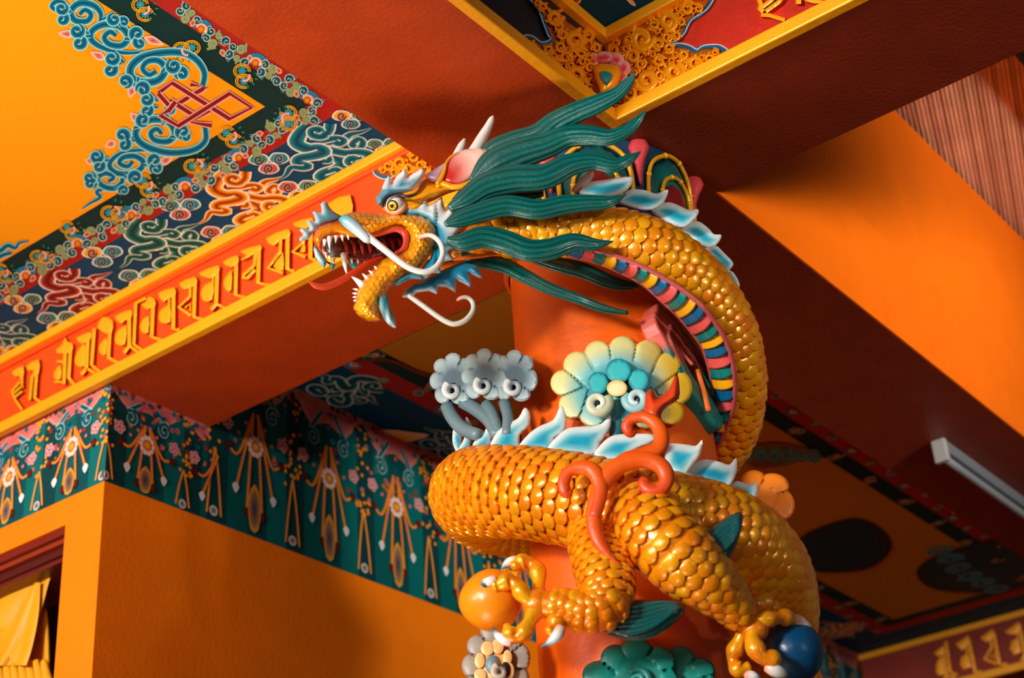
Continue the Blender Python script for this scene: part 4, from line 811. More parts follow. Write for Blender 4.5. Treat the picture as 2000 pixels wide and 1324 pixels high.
# belly: coloured plates between two narrow borders, on the inner side of the arching neck
OUT = cr([(1110, 476), (1180, 494), (1235, 512), (1286, 537), (1332, 566), (1373, 600), (1398, 632), (1416, 663), (1428, 697), (1434, 733), (1435, 765), (1432, 792), (1424, 822), (1412, 851), (1388, 898)], 8)
INN = cr([(1090, 492), (1113, 498), (1160, 510), (1210, 530), (1255, 553), (1295, 588), (1325, 616), (1352, 648), (1373, 678), (1384, 712), (1391, 745), (1394, 773), (1396, 800), (1394, 832), (1376, 875)], 8)
tB = lambda x, y: np.interp(y, [470, 500, 540, 600, 660, 730, 800, 860, 900], [.45, .44, .41, .36, .29, .205, .11, .02, -.06])
def edge_t(x, y, k): return tB(x, y) - (.012 if k == 0 else .055)
INN = cr(INN, 4); Lo = np.r_[0, np.cumsum(np.linalg.norm(np.diff(OUT, axis=0), axis=1))]
def bare(s, th, P):      # no scales where the belly plates lie
    if s > .42: return False
    c = P-CAMP; z = c@FWD; q = np.array((1000+FPX*(c@RGT)/z, 662-FPX*(c@UPV)/z)); a = math.sqrt(((INN-q)**2).sum(1).min()); o = math.sqrt(((OUT-q)**2).sum(1).min())
    return q[0] > 1120 and a < 34 and a < o*1.15
b = MB(); scales(b, BP, BR, .0245, .0335, lift=.0095, skip=bare); so = b.build('scales', M_GOLD, body, angle=48, recalc=False)
at = lambda A, s: np.array([np.interp(s, Lo, A[:, 0]), np.interp(s, Lo, A[:, 1])])
cyc = [lin((0, 92, 140)), lin((222, 86, 84)), lin((0, 116, 112)), lin((246, 172, 16))]; npl = 27
for k in range(npl):
    s0, s1 = Lo[-1]*k/npl, Lo[-1]*(k+1.18)/npl; b = MB(); vs = []; cs = []; nu, nv = 7, 9
    for i in range(nu+1):
        for j in range(nv+1):
            u, v = i/nu, j/nv; bow = .34*(1-(2*v-1)**2); s = min(Lo[-1], s0+(s1-s0)*u+bow*(Lo[-1]/npl)*.9)
            o_ = at(OUT, s); n_ = INN[np.argmin(((INN-o_)**2).sum(1))]; p = o_+(n_-o_)*v; e0, e1 = edge_t(*o_, 0), edge_t(*n_, 1); tt = e0+(e1-e0)*v+.020*math.sin(math.pi*v)+.010*u-.004
            vs.append(pt(p[0], p[1], tt)); cs.append(mixc(cyc[(k+0) % 4], mixc(cyc[k % 4], (0, 0, 0), .5), 1-min(1, u*4)))
    b.add(vs, [(i*(nv+1)+j, (i+1)*(nv+1)+j, (i+1)*(nv+1)+j+1, i*(nv+1)+j+1) for i in range(nu) for j in range(nv)], cs)
    o = b.build('belly_plate', M_GLOSS, DR, recalc=False); sm = o.modifiers.new('s', 'SOLIDIFY'); sm.thickness = .006; sm.offset = -1
for A, k in ((OUT, 0), (INN, 1)):
    b = MB(); P = np.array([pt(q[0], q[1], edge_t(q[0], q[1], k)+.008) for q in A]); tube(b, P, .0062, .0062, lin((190, 82, 84)), 8); b.build('belly_border', M_GLOSS, DR)
# ---- dorsal fins
def fincol(y0, y1): return lambda x, y, d: mixc(lin((230, 234, 234)), mixc(lin((120, 200, 208)), lin((0, 158, 190)), (d-.40)*2.2), (d-.12)*2.6*(.35+1.0*(y-y0)/(y1-y0)))
def fin(poly, t, th=.012, label=None, smooth=3, back=False):
    b = MB(); c = (lambda x, y, d: lin((176, 158, 148))) if back else fincol(min(q[1] for q in poly), max(q[1] for q in poly))
    inflate(b, poly, t, th, c, e=.0035, step=5, smooth=smooth); return b.build('dorsal_fin', M_PAINT, DR, angle=60)
ga_, gb_, gc2, gd_ = T(1220, 230, .2492), T(900, 130, .3852), T(820, 640, .3), T(820, 780, .411)
for tr, p, t in [(gb_, [(600, 640), (640, 592), (740, 572), (865, 558), (862, 600), (822, 640), (722, 668), (640, 655)], .37),
                 (ga_, [(-45, 660), (0, 590), (60, 558), (170, 570), (250, 595), (335, 562), (332, 612), (290, 682), (200, 724), (80, 710)], .335),
                 (ga_, [(205, 722), (330, 662), (430, 690), (500, 722), (578, 718), (560, 782), (490, 852), (420, 856), (330, 818)], .285),
                 (ga_, [(440, 860), (560, 808), (650, 860), (700, 912), (756, 918), (740, 972), (680, 1018), (600, 1005), (520, 950)], .225),
                 (ga_, [(630, 1030), (710, 998), (780, 1060), (848, 1132), (840, 1172), (800, 1194), (740, 1140)], .165), (ga_, [(790, 1200), (850, 1210), (900, 1300), (880, 1330)], .12)]: fin(tr(p), t)
fin(gb_([(560, 632), (600, 580), (672, 532), (662, 580), (612, 632)]), .34, back=True)
for tr, p, t in [(gc2, [(232, 800), (212, 740), (218, 660), (238, 668), (272, 690), (278, 760), (262, 860)], .03), (gc2, [(262, 880), (252, 790), (288, 720), (296, 592), (318, 596), (352, 680), (332, 760), (335, 850)], .08),
                 (gc2, [(340, 850), (348, 750), (418, 680), (440, 620), (452, 545), (500, 598), (514, 660), (472, 692), (456, 820)], .15), (gc2, [(458, 810), (488, 700), (560, 630), (640, 588), (682, 520), (718, 560), (712, 640), (652, 700), (640, 810)], .215),
                 (gc2, [(642, 800), (700, 700), (780, 640), (870, 598), (918, 505), (952, 568), (946, 672), (882, 722), (850, 810)], .265), (gc2, [(832, 800), (900, 700), (980, 650), (1120, 640), (1190, 618), (1238, 566), (1242, 650), (1180, 742), (1125, 830), (1000, 830)], .295),
                 (gc2, [(1130, 830), (1200, 738), (1270, 698), (1400, 690), (1515, 695), (1522, 742), (1405, 792), (1330, 870), (1200, 860)], .305), (gd_, [(1165, 300), (1178, 215), (1260, 213), (1312, 220), (1342, 192), (1332, 262), (1280, 335), (1250, 365), (1190, 340)], .245),
                 (gd_, [(1255, 370), (1330, 288), (1420, 295), (1470, 310), (1503, 278), (1507, 332), (1490, 384), (1450, 435), (1380, 420)], .20), (gd_, [(1460, 440), (1500, 388), (1550, 400), (1604, 402), (1602, 452), (1582, 515), (1535, 500)], .14), (gd_, [(1580, 520), (1622, 498), (1664, 572), (1620, 550)], .09)]: fin(tr(p), t)
# ---- legs, toes and claws
def limb(name, pts, sp, wd, toes, lift=.0075):
    P, R, Q = path(pts, 9); b = MB(); tube(b, P, R, R, lin((240, 132, 2)), 22, view=False)
    for tp in toes: ptube(b, tp, lambda s: mixc(G2, G3, .5+.5*math.sin(s*9)), 1., 14, 6, knuckle=2.6)
    ball(b, P[-1], R[-1]*1.25, R[-1]*1.1, R[-1]*1.2, G2)
    o = b.build(name, M_GOLDS, DR); b = MB()
    k0 = int(len(P)*.88); scales(b, P[:k0], R[:k0], sp, wd, lift=lift); b.build('scales', M_GOLD, o, angle=48, recalc=False); return o
def claw(par, pts):
    b = MB(); ptube(b, pts, lambda s: mixc(mixc(lin((236, 160, 130)), WH, s*2.6), lin((0, 100, 116)), (s-.62)*4), .9, 12, 6); b.build('claw', M_GLOSS, par)
g2 = T(900, 1060, .19945)
def toe(tr, p): return [(q[0], q[1], r[2], r[3]*.228) for q, r in zip(tr([(a[0], a[1]) for a in p]), p)]
fl = limb('foreleg', [(1165, 1010, .34, 58), (1172, 1075, .42, 54), (1182, 1125, .455, 52), (1188, 1172, .47, 46), (1160, 1195, .475, 40), (1115, 1188, .475, 32), (1075, 1182, .475, 27), (1050, 1180, .475, 25)], .0185, .027,
  [toe(g2, [(760, 520, .45, 70), (770, 400, .43, 62), (745, 260, .42, 68), (660, 190, .42, 62), (580, 200, .42, 70), (520, 240, .425, 62)]),
   toe(g2, [(740, 600, .48, 75), (620, 520, .49, 80), (560, 430, .49, 62), (480, 370, .49, 74), (400, 400, .49, 62), (330, 420, .49, 68)]), toe(g2, [(560, 340, .44, 50), (440, 320, .44, 52), (340, 330, .445, 48), (270, 350, .45, 44)]),
   toe(g2, [(720, 680, .48, 75), (660, 800, .49, 72), (600, 900, .49, 70), (520, 930, .49, 62), (470, 860, .49, 62), (450, 800, .49, 34)]), toe(g2, [(960, 720, .48, 70), (930, 790, .49, 78), (870, 870, .50, 48), (845, 890, .50, 20)])])
claw(fl, toe(g2, [(560, 170, .42, 38), (500, 175, .42, 38), (440, 215, .42, 30), (390, 275, .42, 6)])); claw(fl, toe(g2, [(345, 355, .495, 40), (290, 375, .495, 42), (240, 390, .495, 36), (212, 420, .495, 20)]))
claw(fl, toe(g2, [(500, 975, .49, 42), (430, 955, .49, 44), (360, 905, .485, 32), (308, 830, .48, 6)])); claw(fl, toe(g2, [(980, 830, .50, 46), (950, 900, .505, 50), (880, 970, .505, 36), (790, 1020, .505, 5)])); claw(fl, toe(g2, [(300, 345, .45, 30), (255, 365, .45, 30), (215, 395, .45, 20)]))
g3 = T(1300, 980, .2597)
def toe3(p): return [(q[0], q[1], r[2], r[3]*.30) for q, r in zip(g3([(a[0], a[1]) for a in p]), p)]
hl = limb('foreleg', [(1215, 990, .36, 58), (1255, 1018, .43, 68), (1300, 1062, .46, 68), (1350, 1108, .44, 62), (1400, 1150, .40, 48), (1436, 1188, .36, 33), (1460, 1216, .34, 26), (1472, 1228, .335, 24)], .0235, .034,
  [toe3([(640, 880, .34, 62), (720, 890, .345, 52), (830, 875, .33, 50), (900, 870, .31, 52), (970, 900, .28, 48)]), toe3([(690, 780, .29, 58), (750, 765, .28, 66), (800, 790, .27, 52), (850, 830, .26, 40)]),
   toe3([(660, 940, .34, 66), (660, 1060, .35, 58), (720, 1160, .35, 62), (800, 1190, .34, 60), (790, 1240, .33, 50)]), toe3([(600, 960, .33, 50), (540, 1080, .32, 55), (510, 1180, .31, 50), (550, 1260, .31, 52), (630, 1240, .31, 42)])], lift=.009)
claw(hl, toe3([(960, 880, .29, 40), (1020, 920, .275, 46), (1070, 970, .26, 36), (1096, 1035, .25, 5)])); claw(hl, toe3([(760, 1235, .34, 38), (820, 1265, .34, 46), (880, 1290, .33, 36), (930, 1300, .32, 6)])); claw(hl, toe3([(600, 1300, .31, 34), (660, 1310, .31, 32), (720, 1330, .31, 6)]))
# leg fins
def groove(b, pts, t, w): ptube(b, [(p[0], p[1], t, w*math.sin(math.pi*min(1, .15+k/len(pts)))+.4) for k, p in enumerate(pts)], lin((0, 84, 84)), .8, 8, 4)
MT = lambda x, y, d: mixc(lin((0, 70, 74)), lin((0, 104, 102)), d)
b = MB(); gx = T(820, 780, .411); inflate(b, gx([(860, 1090), (940, 1020), (975, 960), (1060, 950), (1260, 975), (1225, 1050), (1130, 1120), (1030, 1150), (930, 1130)]), .43, .022, MT, step=6, smooth=2)
for k in range(6):
    groove(b, gx([(880+14*k, 1085-18*k), (980+12*k, 1105-24*k), (1100+6*k, 1080-22*k), (1235-4*k, 985-4*k)]), .452, 6.5)
b.build('leg_fin', M_MANE, DR)['label'] = 'dark teal fin of grooved hair at the elbow'
b = MB(); inflate(b, gx([(1250, 665), (1340, 640), (1440, 570), (1510, 535), (1537, 560), (1510, 680), (1470, 760), (1440, 830), (1400, 760), (1340, 700)]), .435, .02, MT, step=6, smooth=2)
for k in range(5): groove(b, gx([(1290+22*k, 678+22*k), (1390+14*k, 650+16*k), (1460+8*k, 600+14*k), (1520, 552+12*k)]), .455, 5.5)
b.build('leg_fin', M_MANE, DR)['label'] = 'dark teal fin of grooved hair at the knee'
# ---- flame scrolls on the shoulder
gf = T(1060, 720, .302)
def fc(s): return mixc(lin((206, 52, 14)), lin((240, 92, 2)), .35+.65*math.sin(math.pi*min(1, s*1.2)))
b = MB()
def fr(pts, t0, t1, n=6):
    m = len(pts); ptube(b, [(q[0], q[1], t0+(t1-t0)*k/(m-1), pts[k][2]*.302) for k, q in enumerate(gf([(p[0], p[1]) for p in pts]))], fc, .75, 14, n)
fr([(500, 1270, 6), (420, 1200, 28), (360, 1110, 46), (332, 1000, 52), (338, 880, 54), (380, 760, 58), (450, 660, 62), (560, 600, 62), (680, 590, 58), (775, 640, 56), (800, 720, 50), (760, 785, 46), (690, 785, 44), (655, 745, 40), (665, 715, 34)], .51, .50)
fr([(335, 960, 40), (368, 840, 48), (370, 740, 52), (320, 655, 54), (235, 640, 48), (165, 670, 42), (135, 740, 42), (150, 800, 40), (185, 800, 30)], .515, .50)
fr([(430, 690, 40), (520, 590, 44), (640, 555, 46), (745, 520, 50), (768, 440, 50), (735, 360, 46), (660, 315, 40), (580, 325, 38), (545, 370, 38), (565, 415, 34), (590, 405, 24)], .505, .47)
inflate(b, gf([(650, 290), (660, 220), (665, 160), (712, 128), (735, 185), (800, 150), (840, 80), (868, 22), (885, 110), (880, 195), (800, 250), (765, 300), (770, 380), (700, 340)]), .455, .03, lambda x, y, d: mixc(lin((190, 40, 12)), lin((226, 70, 8)), d*1.3), step=5, smooth=2)
b.build('flame_scroll', M_PAINT, DR)
# ---- mane
GM = lin((0, 98, 92)); gm = T(900, 130, .3852)
def lock(pts, t0, t1, rid=11, flat=.55, c0=GM, tips=None):
    b = MB(); m = len(pts); q = [(a[0], a[1], t0+(t1-t0)*(k/(m-1))**1.2, pts[k][2]*.3852) for k, a in enumerate(gm([(p[0], p[1]) for p in pts]))]
    Q = cr(q, 8); P = np.array([pt(a[0], a[1], a[2]) for a in Q]); R = np.array([max(a[3], .5)*mpp(p) for a, p in zip(Q, P)]); seg = 66
    F = frames(P, True); vs = []; cs = []
    for i in range(len(P)):
        t, a, d = F[i]
        for k in range(seg):
            th = 2*math.pi*k/seg; g = 1+.13*abs(math.sin(rid*th/2+.6*math.sin(i*.06)))-.08; vs.append(P[i]+a*R[i]*g*math.cos(th)+d*R[i]*flat*g*math.sin(th)); cs.append(mixc(mixc(c0, (0, 0, 0), .7), c0, abs(math.sin(rid*th/2+.6*math.sin(i*.06)))**.8))  # colour falls towards black in the grooves, as painted shade
    n = len(P); fs = [(i*seg+k, i*seg+(k+1) % seg, (i+1)*seg+(k+1) % seg, (i+1)*seg+k) for i in range(n-1) for k in range(seg)]
    for i0 in (0, n-1): fs.append(tuple(i0*seg+k for k in range(seg)))
    b.add(vs, fs, cs); return b.build('mane_lock', M_MANE, DR)
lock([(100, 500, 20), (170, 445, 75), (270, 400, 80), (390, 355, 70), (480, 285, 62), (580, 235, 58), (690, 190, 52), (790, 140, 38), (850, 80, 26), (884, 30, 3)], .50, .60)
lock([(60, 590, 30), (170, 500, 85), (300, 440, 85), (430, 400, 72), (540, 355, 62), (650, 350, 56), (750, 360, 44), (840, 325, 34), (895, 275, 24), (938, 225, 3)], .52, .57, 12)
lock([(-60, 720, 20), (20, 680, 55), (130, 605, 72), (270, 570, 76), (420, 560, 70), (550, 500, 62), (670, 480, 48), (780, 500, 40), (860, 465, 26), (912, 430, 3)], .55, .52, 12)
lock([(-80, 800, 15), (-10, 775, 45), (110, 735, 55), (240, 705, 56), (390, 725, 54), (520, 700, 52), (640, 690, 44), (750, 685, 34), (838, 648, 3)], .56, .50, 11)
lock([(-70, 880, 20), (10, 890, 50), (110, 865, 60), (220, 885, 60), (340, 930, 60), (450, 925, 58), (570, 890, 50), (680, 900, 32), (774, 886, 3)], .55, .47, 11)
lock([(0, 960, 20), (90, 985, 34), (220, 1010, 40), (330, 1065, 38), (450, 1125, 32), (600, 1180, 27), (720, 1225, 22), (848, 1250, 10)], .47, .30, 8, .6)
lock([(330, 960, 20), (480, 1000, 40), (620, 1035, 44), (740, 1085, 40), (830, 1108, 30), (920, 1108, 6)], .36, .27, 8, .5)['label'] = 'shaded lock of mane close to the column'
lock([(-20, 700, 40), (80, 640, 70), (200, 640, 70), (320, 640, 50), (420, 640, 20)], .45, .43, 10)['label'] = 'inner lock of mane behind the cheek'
# ---- head
h1, h2, h3 = T(580, 380, .1662), T(720, 220, .1812), T(680, 420, .1812)
head = bpy.data.objects.new('head', None); COL.objects.link(head); head.parent = DR; hp = pt(780, 470, .48); head.location = tuple(hp-parent_loc(DR))
def hpart(name, poly, t, th, c, m=M_GOLDH, e=0., bev=None, smooth=2, step=4.5, lab=None, dish=0., angle=None, knobs=None):
    b = MB(); inflate(b, poly, t, th, c, bev, e, step, smooth, dish=dish, knobs=knobs); o = b.build(name, m, head, angle=angle)
    if lab: o['label'] = lab
    return o
gold = lambda x, y, d: mixc(lin((214, 110, 4)), G1, d*2)
tH = lambda x, y: .475+(780-x)*.00035
b = MB(); ptube(b, [(800, 478, .44, 40), (850, 482, .43, 48), (910, 482, .43, 46), (980, 470, .435, 42), (1010, 460, .43, 40)], G2, 1., 20); b.build('neck', M_GOLDH, head)
hpart('skull', [(664, 424), (690, 414), (745, 418), (783, 414), (818, 416), (840, 423), (854, 437), (860, 460), (855, 476), (848, 492), (833, 511), (818, 525), (794, 534), (768, 545), (752, 528), (753, 507), (772, 496), (788, 486), (794, 469), (789, 452), (774, 446), (752, 452), (722, 462), (704, 463), (684, 448), (664, 440)], tH, .085, gold, bev=30, knobs=(11, 7.4, .0042, .3), angle=50)
hpart('lower_jaw', [(800, 520), (771, 494), (752, 505), (734, 521), (712, 546), (699, 566), (692, 594), (695, 612), (713, 626), (733, 629), (746, 624), (744, 602), (757, 572), (772, 556), (800, 540)], lambda x, y: tH(x, y)+.005, .06, gold, bev=24, knobs=(12, 8.2, .0045, 2.2), angle=50)
hpart('palate', h1([(300, 560), (370, 500), (520, 500), (640, 480), (760, 500), (900, 490), (1020, 470), (1180, 420), (1270, 500), (1260, 620), (1150, 700), (1060, 740), (900, 800), (820, 800), (640, 780), (520, 740), (400, 740), (330, 680)]), lambda x, y: tH(x, y)-.035, .018,
      lambda x, y, d: mixc(lin((120, 110, 112)), mixc(lin((52, 6, 10)), lin((120, 20, 18)), .5+.5*math.sin((x+.35*y)*.62)), (x-650)/16), M_GLOSS, step=3.5)
b = MB()
for k in range(8): x = 672+k*15; ptube(b, [(x-4, 470-k*.8, tH(x, 470)-.022, 1), (x+3, 478-k, tH(x, 470)-.008, 4.2), (x+6, 492-k*1.5, tH(x, 470)-.012, 3.6), (x+7, 502-k*2, tH(x, 470)-.024, 1)], lin((140, 30, 26)), .8, 8)
b.build('palate_ridges', M_GLOSS, head)
b = MB(); ptube(b, [(x, y, tH(x, y)+dt, r) for x, y, dt, r in [(722, 463, .05, 3), (752, 453, .055, 4.5), (774, 448, .06, 6), (789, 455, .06, 7), (793, 470, .06, 6), (787, 486, .058, 5), (772, 495, .05, 4)]], lin((206, 70, 50)), .8, 10); b.build('lip_corner', M_GLOSS, head)
hpart('upper_lip', h1([(185, 500), (235, 395), (330, 342), (430, 322), (510, 320), (640, 420), (760, 500), (640, 500), (480, 475), (380, 490), (312, 540), (292, 620), (300, 700), (278, 665), (225, 600), (190, 545)]), lambda x, y: tH(x, y)+.03, .030,
      lambda x, y, d: mixc(mixc(lin((214, 60, 24)), lin((252, 150, 10)), d*1.5), lin((252, 170, 20)), (x-650)/25), M_GOLDS, smooth=2, step=4)
def teeth(name, L, m=M_GLOSS):
    for x0, y0, x1, y1, w_, dt in L:
        b = MB(); a, c = h1([(x0, y0), (x1, y1)]); cone(b, a[0], a[1], c[0], c[1], tH(*a)+dt, w_*.5*.1662, lin((240, 238, 232)), bend=.05); b.build(name, m, head)
teeth('tooth', [(385, 500, 388, 650, 62, .055), (462, 490, 455, 568, 48, .05), (532, 482, 540, 548, 42, .048), (602, 482, 608, 532, 36, .045), (325, 535, 322, 610, 56, .05), (310, 640, 318, 695, 34, .02), (340, 680, 348, 742, 34, .01), (385, 725, 390, 785, 34, -.01), (437, 745, 442, 815, 34, -.02),
               (550, 700, 592, 950, 84, -.02), (640, 725, 652, 820, 58, -.03), (715, 730, 722, 820, 56, -.03), (788, 740, 800, 806, 48, -.03),
               (775, 1070, 640, 962, 92, .035), (830, 990, 764, 926, 56, .035), (890, 930, 838, 892, 46, .035), (935, 870, 904, 838, 34, .03), (710, 1120, 655, 1108, 34, .02), (700, 1165, 648, 1160, 34, .02), (695, 1205, 652, 1205, 32, .02), (690, 1240, 660, 1252, 26, .02)])
hpart('lip_fringe', h1([(210, 555), (250, 640), (330, 735), (365, 790), (400, 800), (455, 820), (420, 895), (375, 820), (350, 800), (320, 868), (260, 800), (213, 730), (195, 640)]), lambda x, y: tH(x, y)-.02, .012, lambda x, y, d: mixc(lin((170, 206, 214)), lin((0, 110, 130)), (x-618)/22 if x < 645 else .9), M_PAINT, smooth=0, step=3.5)
hpart('lip_fringe', h1([(600, 760), (660, 790), (740, 800), (690, 872), (660, 878), (620, 830)]), lambda x, y: tH(x, y)-.04, .01, TQ, M_PAINT, smooth=0, step=3.5)
hpart('nose_fringe', h1([(560, 262), (500, 240), (430, 200), (385, 150), (350, 85), (268, 88), (285, 150), (290, 215), (230, 200), (172, 182), (200, 250), (215, 318), (170, 305), (108, 305), (130, 360), (150, 412), (90, 395), (12, 402), (50, 440), (75, 480), (5, 520), (50, 552), (140, 522), (195, 440), (265, 370), (350, 340), (480, 310)]), lambda x, y: tH(x, y)+.012, .016,
      lambda x, y, d: mixc(mixc(lin((196, 204, 208)), lin((96, 160, 172)), d*1.6), lin((0, 88, 110)), max(0, (x-630)/45)*max(0, (y-395)/40)*1.4), M_PAINT, smooth=0, step=3.5)
def whisk(name, pts, flat=1.):
    b = MB(); ptube(b, pts, lambda s: mixc(mixc(lin((30, 160, 184)), lin((226, 224, 218)), s*3.2), lin((222, 150, 140)), (s-.82)*5), flat, 16, 7); return b.build(name, M_GLOSS, head)
W1 = h1([(500, 290), (560, 300), (640, 350), (740, 440), (830, 530)])+h3([(160, 190), (300, 300), (420, 395), (540, 490), (660, 570), (790, 612), (900, 590), (985, 510), (1020, 400), (985, 290), (900, 222), (820, 222), (755, 245)])
R1 = [4, 11, 13, 11, 8.5, 7.5, 7, 6.6, 6.4, 6.2, 6, 5.8, 5.6, 5.4, 5.2, 4.8, 4.4, 3.2]
whisk('whisker', [(p[0], p[1], .615-.0012*k-(.0 if k < 8 else (k-8)*.004), r) for k, (p, r) in enumerate(zip(W1, R1))], .9)
W2 = h3([(650, 868), (740, 930), (850, 1010), (960, 1090), (1060, 1150), (1150, 1175), (1260, 1135), (1340, 1040), (1345, 950), (1290, 890), (1220, 890), (1175, 920)]); R2 = [4.6, 5.2, 5.4, 5.4, 5.4, 5.4, 5.2, 5, 4.8, 4.4, 4, 2.8]
b = MB(); ptube(b, [(p[0], p[1], .50-.004*k, r) for k, (p, r) in enumerate(zip(W2, R2))], lambda s: mixc(lin((206, 204, 198)), lin((216, 140, 120)), (s-.75)*4), 1., 14, 7); b.build('whisker', M_GLOSS, head)
b = MB(); TG = h1([(1010, 730, 18), (850, 795, 34), (700, 890, 40), (560, 985, 44), (430, 1050, 46), (320, 1085, 46), (220, 1070, 36), (165, 1035, 20), (128, 1008, 5)])
ptube(b, [(p[0], p[1], tH(p[0], p[1])+.0+.004*k, p[2]*.1662) for k, p in enumerate(TG)], lambda s: mixc(lin((176, 34, 20)), lin((226, 82, 40)), s), .45, 16, 6); b.build('tongue', M_GLOSS, head)
hpart('beard_fringe', h3([(578, 882), (615, 800), (700, 738), (830, 690), (950, 622), (1100, 555), (1250, 495), (1400, 545), (1425, 610), (1455, 695), (1375, 662), (1300, 625), (1320, 700), (1342, 795), (1250, 742), (1165, 700), (1165, 770), (1158, 838), (1060, 778), (970, 772), (965, 810), (955, 855), (870, 818), (735, 835), (700, 875), (610, 892)]), lambda x, y: .46, .014,
      lambda x, y, d: mixc(lin((190, 200, 204)), lin((0, 116, 150)), d*2.2+max(0, (575-y)/60)*.5), M_PAINT, smooth=0, step=4)
hpart('beard_fringe', h3([(500, 770), (510, 700), (580, 652), (700, 615), (840, 685), (760, 690), (660, 690), (640, 705), (560, 745)]), .515, .014, lambda x, y, d: mixc(lin((150, 206, 214)), lin((0, 130, 160)), d*2), M_PAINT, step=4)
hpart('chin_tuft', h3([(335, 900), (372, 862), (432, 868), (450, 980), (492, 1085), (522, 1212), (460, 1202), (392, 1132), (362, 1062), (332, 990)]), .55, .016, lambda x, y, d: mixc(lin((0, 110, 126)), lin((190, 206, 208)), math.sin((x-740)*.45)*.35+(y-590)/70), M_PAINT, step=3.5)
hpart('cheek_fringe', h2([(330, 1085), (390, 1000), (450, 942), (480, 975), (505, 1005), (560, 960), (610, 900), (630, 950), (645, 1000), (720, 960), (790, 905), (812, 1000), (832, 1058), (880, 1030), (928, 1012), (925, 1100), (905, 1178), (960, 1180), (1012, 1188), (1000, 1250)])+h3([(1150, 95), (1230, 88), (1200, 170), (1160, 220), (1205, 258), (1202, 305), (1150, 350), (1100, 405), (1120, 440), (1138, 482), (1085, 490), (1035, 505), (990, 560), (1002, 632), (950, 625), (905, 625), (838, 685), (770, 640), (800, 560), (880, 470), (930, 340), (940, 220), (930, 120)])+h2([(730, 1240), (640, 1150), (540, 1110), (400, 1120)]), lambda x, y: .505 if x < 850 else .495, .020,
      lambda x, y, d: mixc(lin((0, 142, 176)), lin((232, 236, 232)), (math.hypot((x-800)*.95, (y-478)*1.05)-64)/22), M_PAINT, smooth=0, step=4)
hpart('brow', h2([(75, 910), (130, 860), (150, 790), (180, 725), (220, 672), (245, 720), (250, 762), (300, 690), (385, 602), (415, 640), (420, 695), (480, 655), (590, 588), (612, 645), (590, 700), (530, 780), (470, 840), (380, 865), (280, 880), (210, 912), (170, 960), (150, 1000), (95, 1005)]), .535, .022,
      lambda x, y, d: mixc(lin((0, 122, 150)), lin((230, 236, 236)), (1-d)*.9*(1 if y < 368 else .2)+max(0, (352-y)/28)), M_PAINT, smooth=0, step=3.5)
hpart('forehead', h2([(150, 1010), (240, 900), (380, 868), (480, 842), (560, 740), (640, 700), (720, 735), (790, 640), (835, 535), (855, 545), (815, 680), (800, 760), (940, 775), (1050, 752), (1150, 690), (1230, 570), (1252, 415), (1268, 428), (1245, 620), (1130, 745), (1000, 825), (850, 875), (700, 945), (640, 970), (560, 1080), (400, 1110), (250, 1110), (160, 1080)]), .475, .05, gold, M_GOLDS, bev=18, step=4)
hpart('ear', h2([(800, 745), (815, 640), (840, 530), (900, 455), (1000, 408), (1100, 388), (1255, 392), (1250, 500), (1215, 600), (1130, 692), (1040, 752), (940, 775)]), .515, .03, lambda x, y, d: mixc(lin((196, 40, 30)), lin((248, 196, 180)), (x-885)/55-(y-330)/130+(1-d)*.25), M_GLOSS, step=5, dish=.026)
b = MB(); ptube(b, [(q[0], q[1], .52, r) for q, r in zip(h2([(735, 800), (800, 770), (900, 800), (1010, 790), (1120, 735), (1205, 640), (1245, 540), (1258, 440), (1255, 395)]), [5, 7, 6.5, 6, 5, 4, 3, 2.4, 1.5])], G1, .8, 12)
ptube(b, [(q[0], q[1], .525, r) for q, r in zip(h2([(740, 770), (790, 690), (820, 610), (838, 535), (890, 465), (960, 425)]), [5, 5, 3.6, 2.6, 1.6, 1])], G1, .8, 12); b.build('ear_rim', M_GOLDS, head)
hpart('far_ear', h2([(605, 685), (700, 612), (845, 525), (900, 470), (850, 560), (780, 730), (700, 748)]), .43, .015, lambda x, y, d: mixc(lin((90, 56, 84)), lin((206, 170, 180)), (x-830)/40), M_GLOSS, step=4)
b = MB(); ptube(b, [(q[0], q[1], .50, r) for q, r in zip(h2([(1100, 480), (1160, 390), (1230, 260), (1290, 150), (1325, 70), (1342, 32)]), [13, 12.5, 10.5, 8, 5.5, 1])], lambda s: mixc(lin((214, 212, 204)), lin((236, 232, 222)), s), 1., 14, 6); b.build('horn', M_PAINT, head)
b = MB(); ptube(b, [(q[0], q[1], .44, r) for q, r in zip(h2([(930, 490), (975, 420), (1010, 350), (1036, 286)]), [8, 9, 8, 3])], lin((222, 220, 210)), 1., 14, 6); b.build('horn', M_PAINT, head)
ex, ey = h2([(285, 1000)])[0]; hpart('eye_socket', [(ex+24*math.cos(a), ey+20*math.sin(a)) for a in np.linspace(0, 6.283, 24, endpoint=False)], .525, .014, lambda x, y, d: mixc(lin((240, 150, 110)), lin((250, 220, 200)), d*1.6), M_GLOSS, smooth=0, step=4)
b = MB(); EC = pt(ex, ey, .528); vdir = (CAMP-EC)/np.linalg.norm(CAMP-EC); ball(b, EC, .0225, .0225, .0225, lin((240, 236, 230)), nu=28, nv=20); eye = b.build('eye', M_GLOSS, head)
ix, iy = h2([(242, 1006)])[0]; look = pt(ix, iy, .551)-EC; look /= np.linalg.norm(look); e1 = np.cross(look, [0, 0, 1.]); e1 /= np.linalg.norm(e1); e2 = np.cross(e1, look)
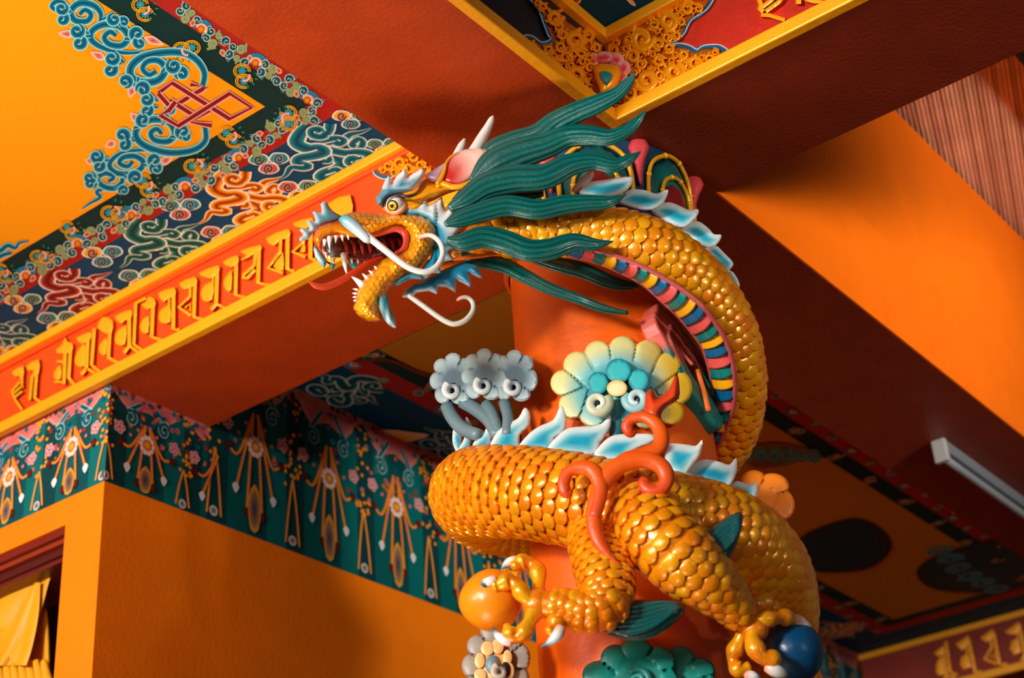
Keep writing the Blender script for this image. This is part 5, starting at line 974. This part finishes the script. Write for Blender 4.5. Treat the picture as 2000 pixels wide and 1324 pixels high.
for nm, r0, r1, c in (('iris_ring', .0105, .0135, lin((14, 20, 24))), ('iris', .0045, .0105, lin((250, 190, 20))), ('pupil', 0., .0045, lin((8, 8, 10)))):
    b = MB(); vs = []; n = 28; ks = np.linspace(r0, r1, 4)
    for r in ks:
        for k in range(n): a = 2*math.pi*k/n; o = e1*r*math.cos(a)+e2*r*math.sin(a); dz = math.sqrt(.0225**2-r*r); vs.append(EC+look*(dz+.0008)+o)
    b.add(vs, [(i*n+k, i*n+(k+1) % n, (i+1)*n+(k+1) % n, (i+1)*n+k) for i in range(3) for k in range(n)], c); b.build(nm, M_GLOSS, head)
b = MB(); ptube(b, [(q[0], q[1], .556, r) for q, r in zip(h2([(148, 1020), (165, 955), (215, 905), (290, 878), (350, 885), (410, 905), (470, 895), (528, 868)]), [1.5, 3, 3.2, 3, 3, 3.2, 2.6, .8])], lin((10, 26, 40)), .7, 10); b.build('eyelid', M_GLOSS, head)
b = MB(); ptube(b, [(q[0], q[1], .555, r) for q, r in zip(h2([(360, 885), (430, 872), (500, 850), (545, 800)]), [1, 3, 3, 1])], G1, .8, 10); b.build('upper_lid', M_GOLDS, head)
b = MB(); ptube(b, [(885, 507, .49, 3), (920, 502, .48, 4.5), (960, 497, .46, 4), (978, 494, .45, 2)], lin((226, 100, 10)), .8, 10); b.build('throat_edge', M_PAINT, head)
# ---- the orbs in the claws
b = MB(); ball(b, pt(962, 1172, .43), .062, .062, .066, lin((246, 140, 14)), nu=32, nv=22)
def taper(o, k):
    for v in o.data.vertices:
        l = Vector(LAT).dot(v.co)
        if l < 0: s = 1+.30*(-l/.062)**2; v.co += Vector(LAT)*l*(s-1)*.5
o = b.build('pearl', M_GLOSS, origin=pt(962, 1172, .43)); taper(o, 1); tag(o, 'orange flaming pearl gripped in the left claw', 'pearl', 'pearls held in the claws')
b = MB(); ball(b, pt(1548, 1272, .24), .066, .066, .07, lin((0, 70, 112)), nu=32, nv=22); tag(b.build('pearl', M_GLOSS, origin=pt(1548, 1272, .24)), 'dark blue pearl gripped in the claw at the lower right', 'pearl', 'pearls held in the claws')
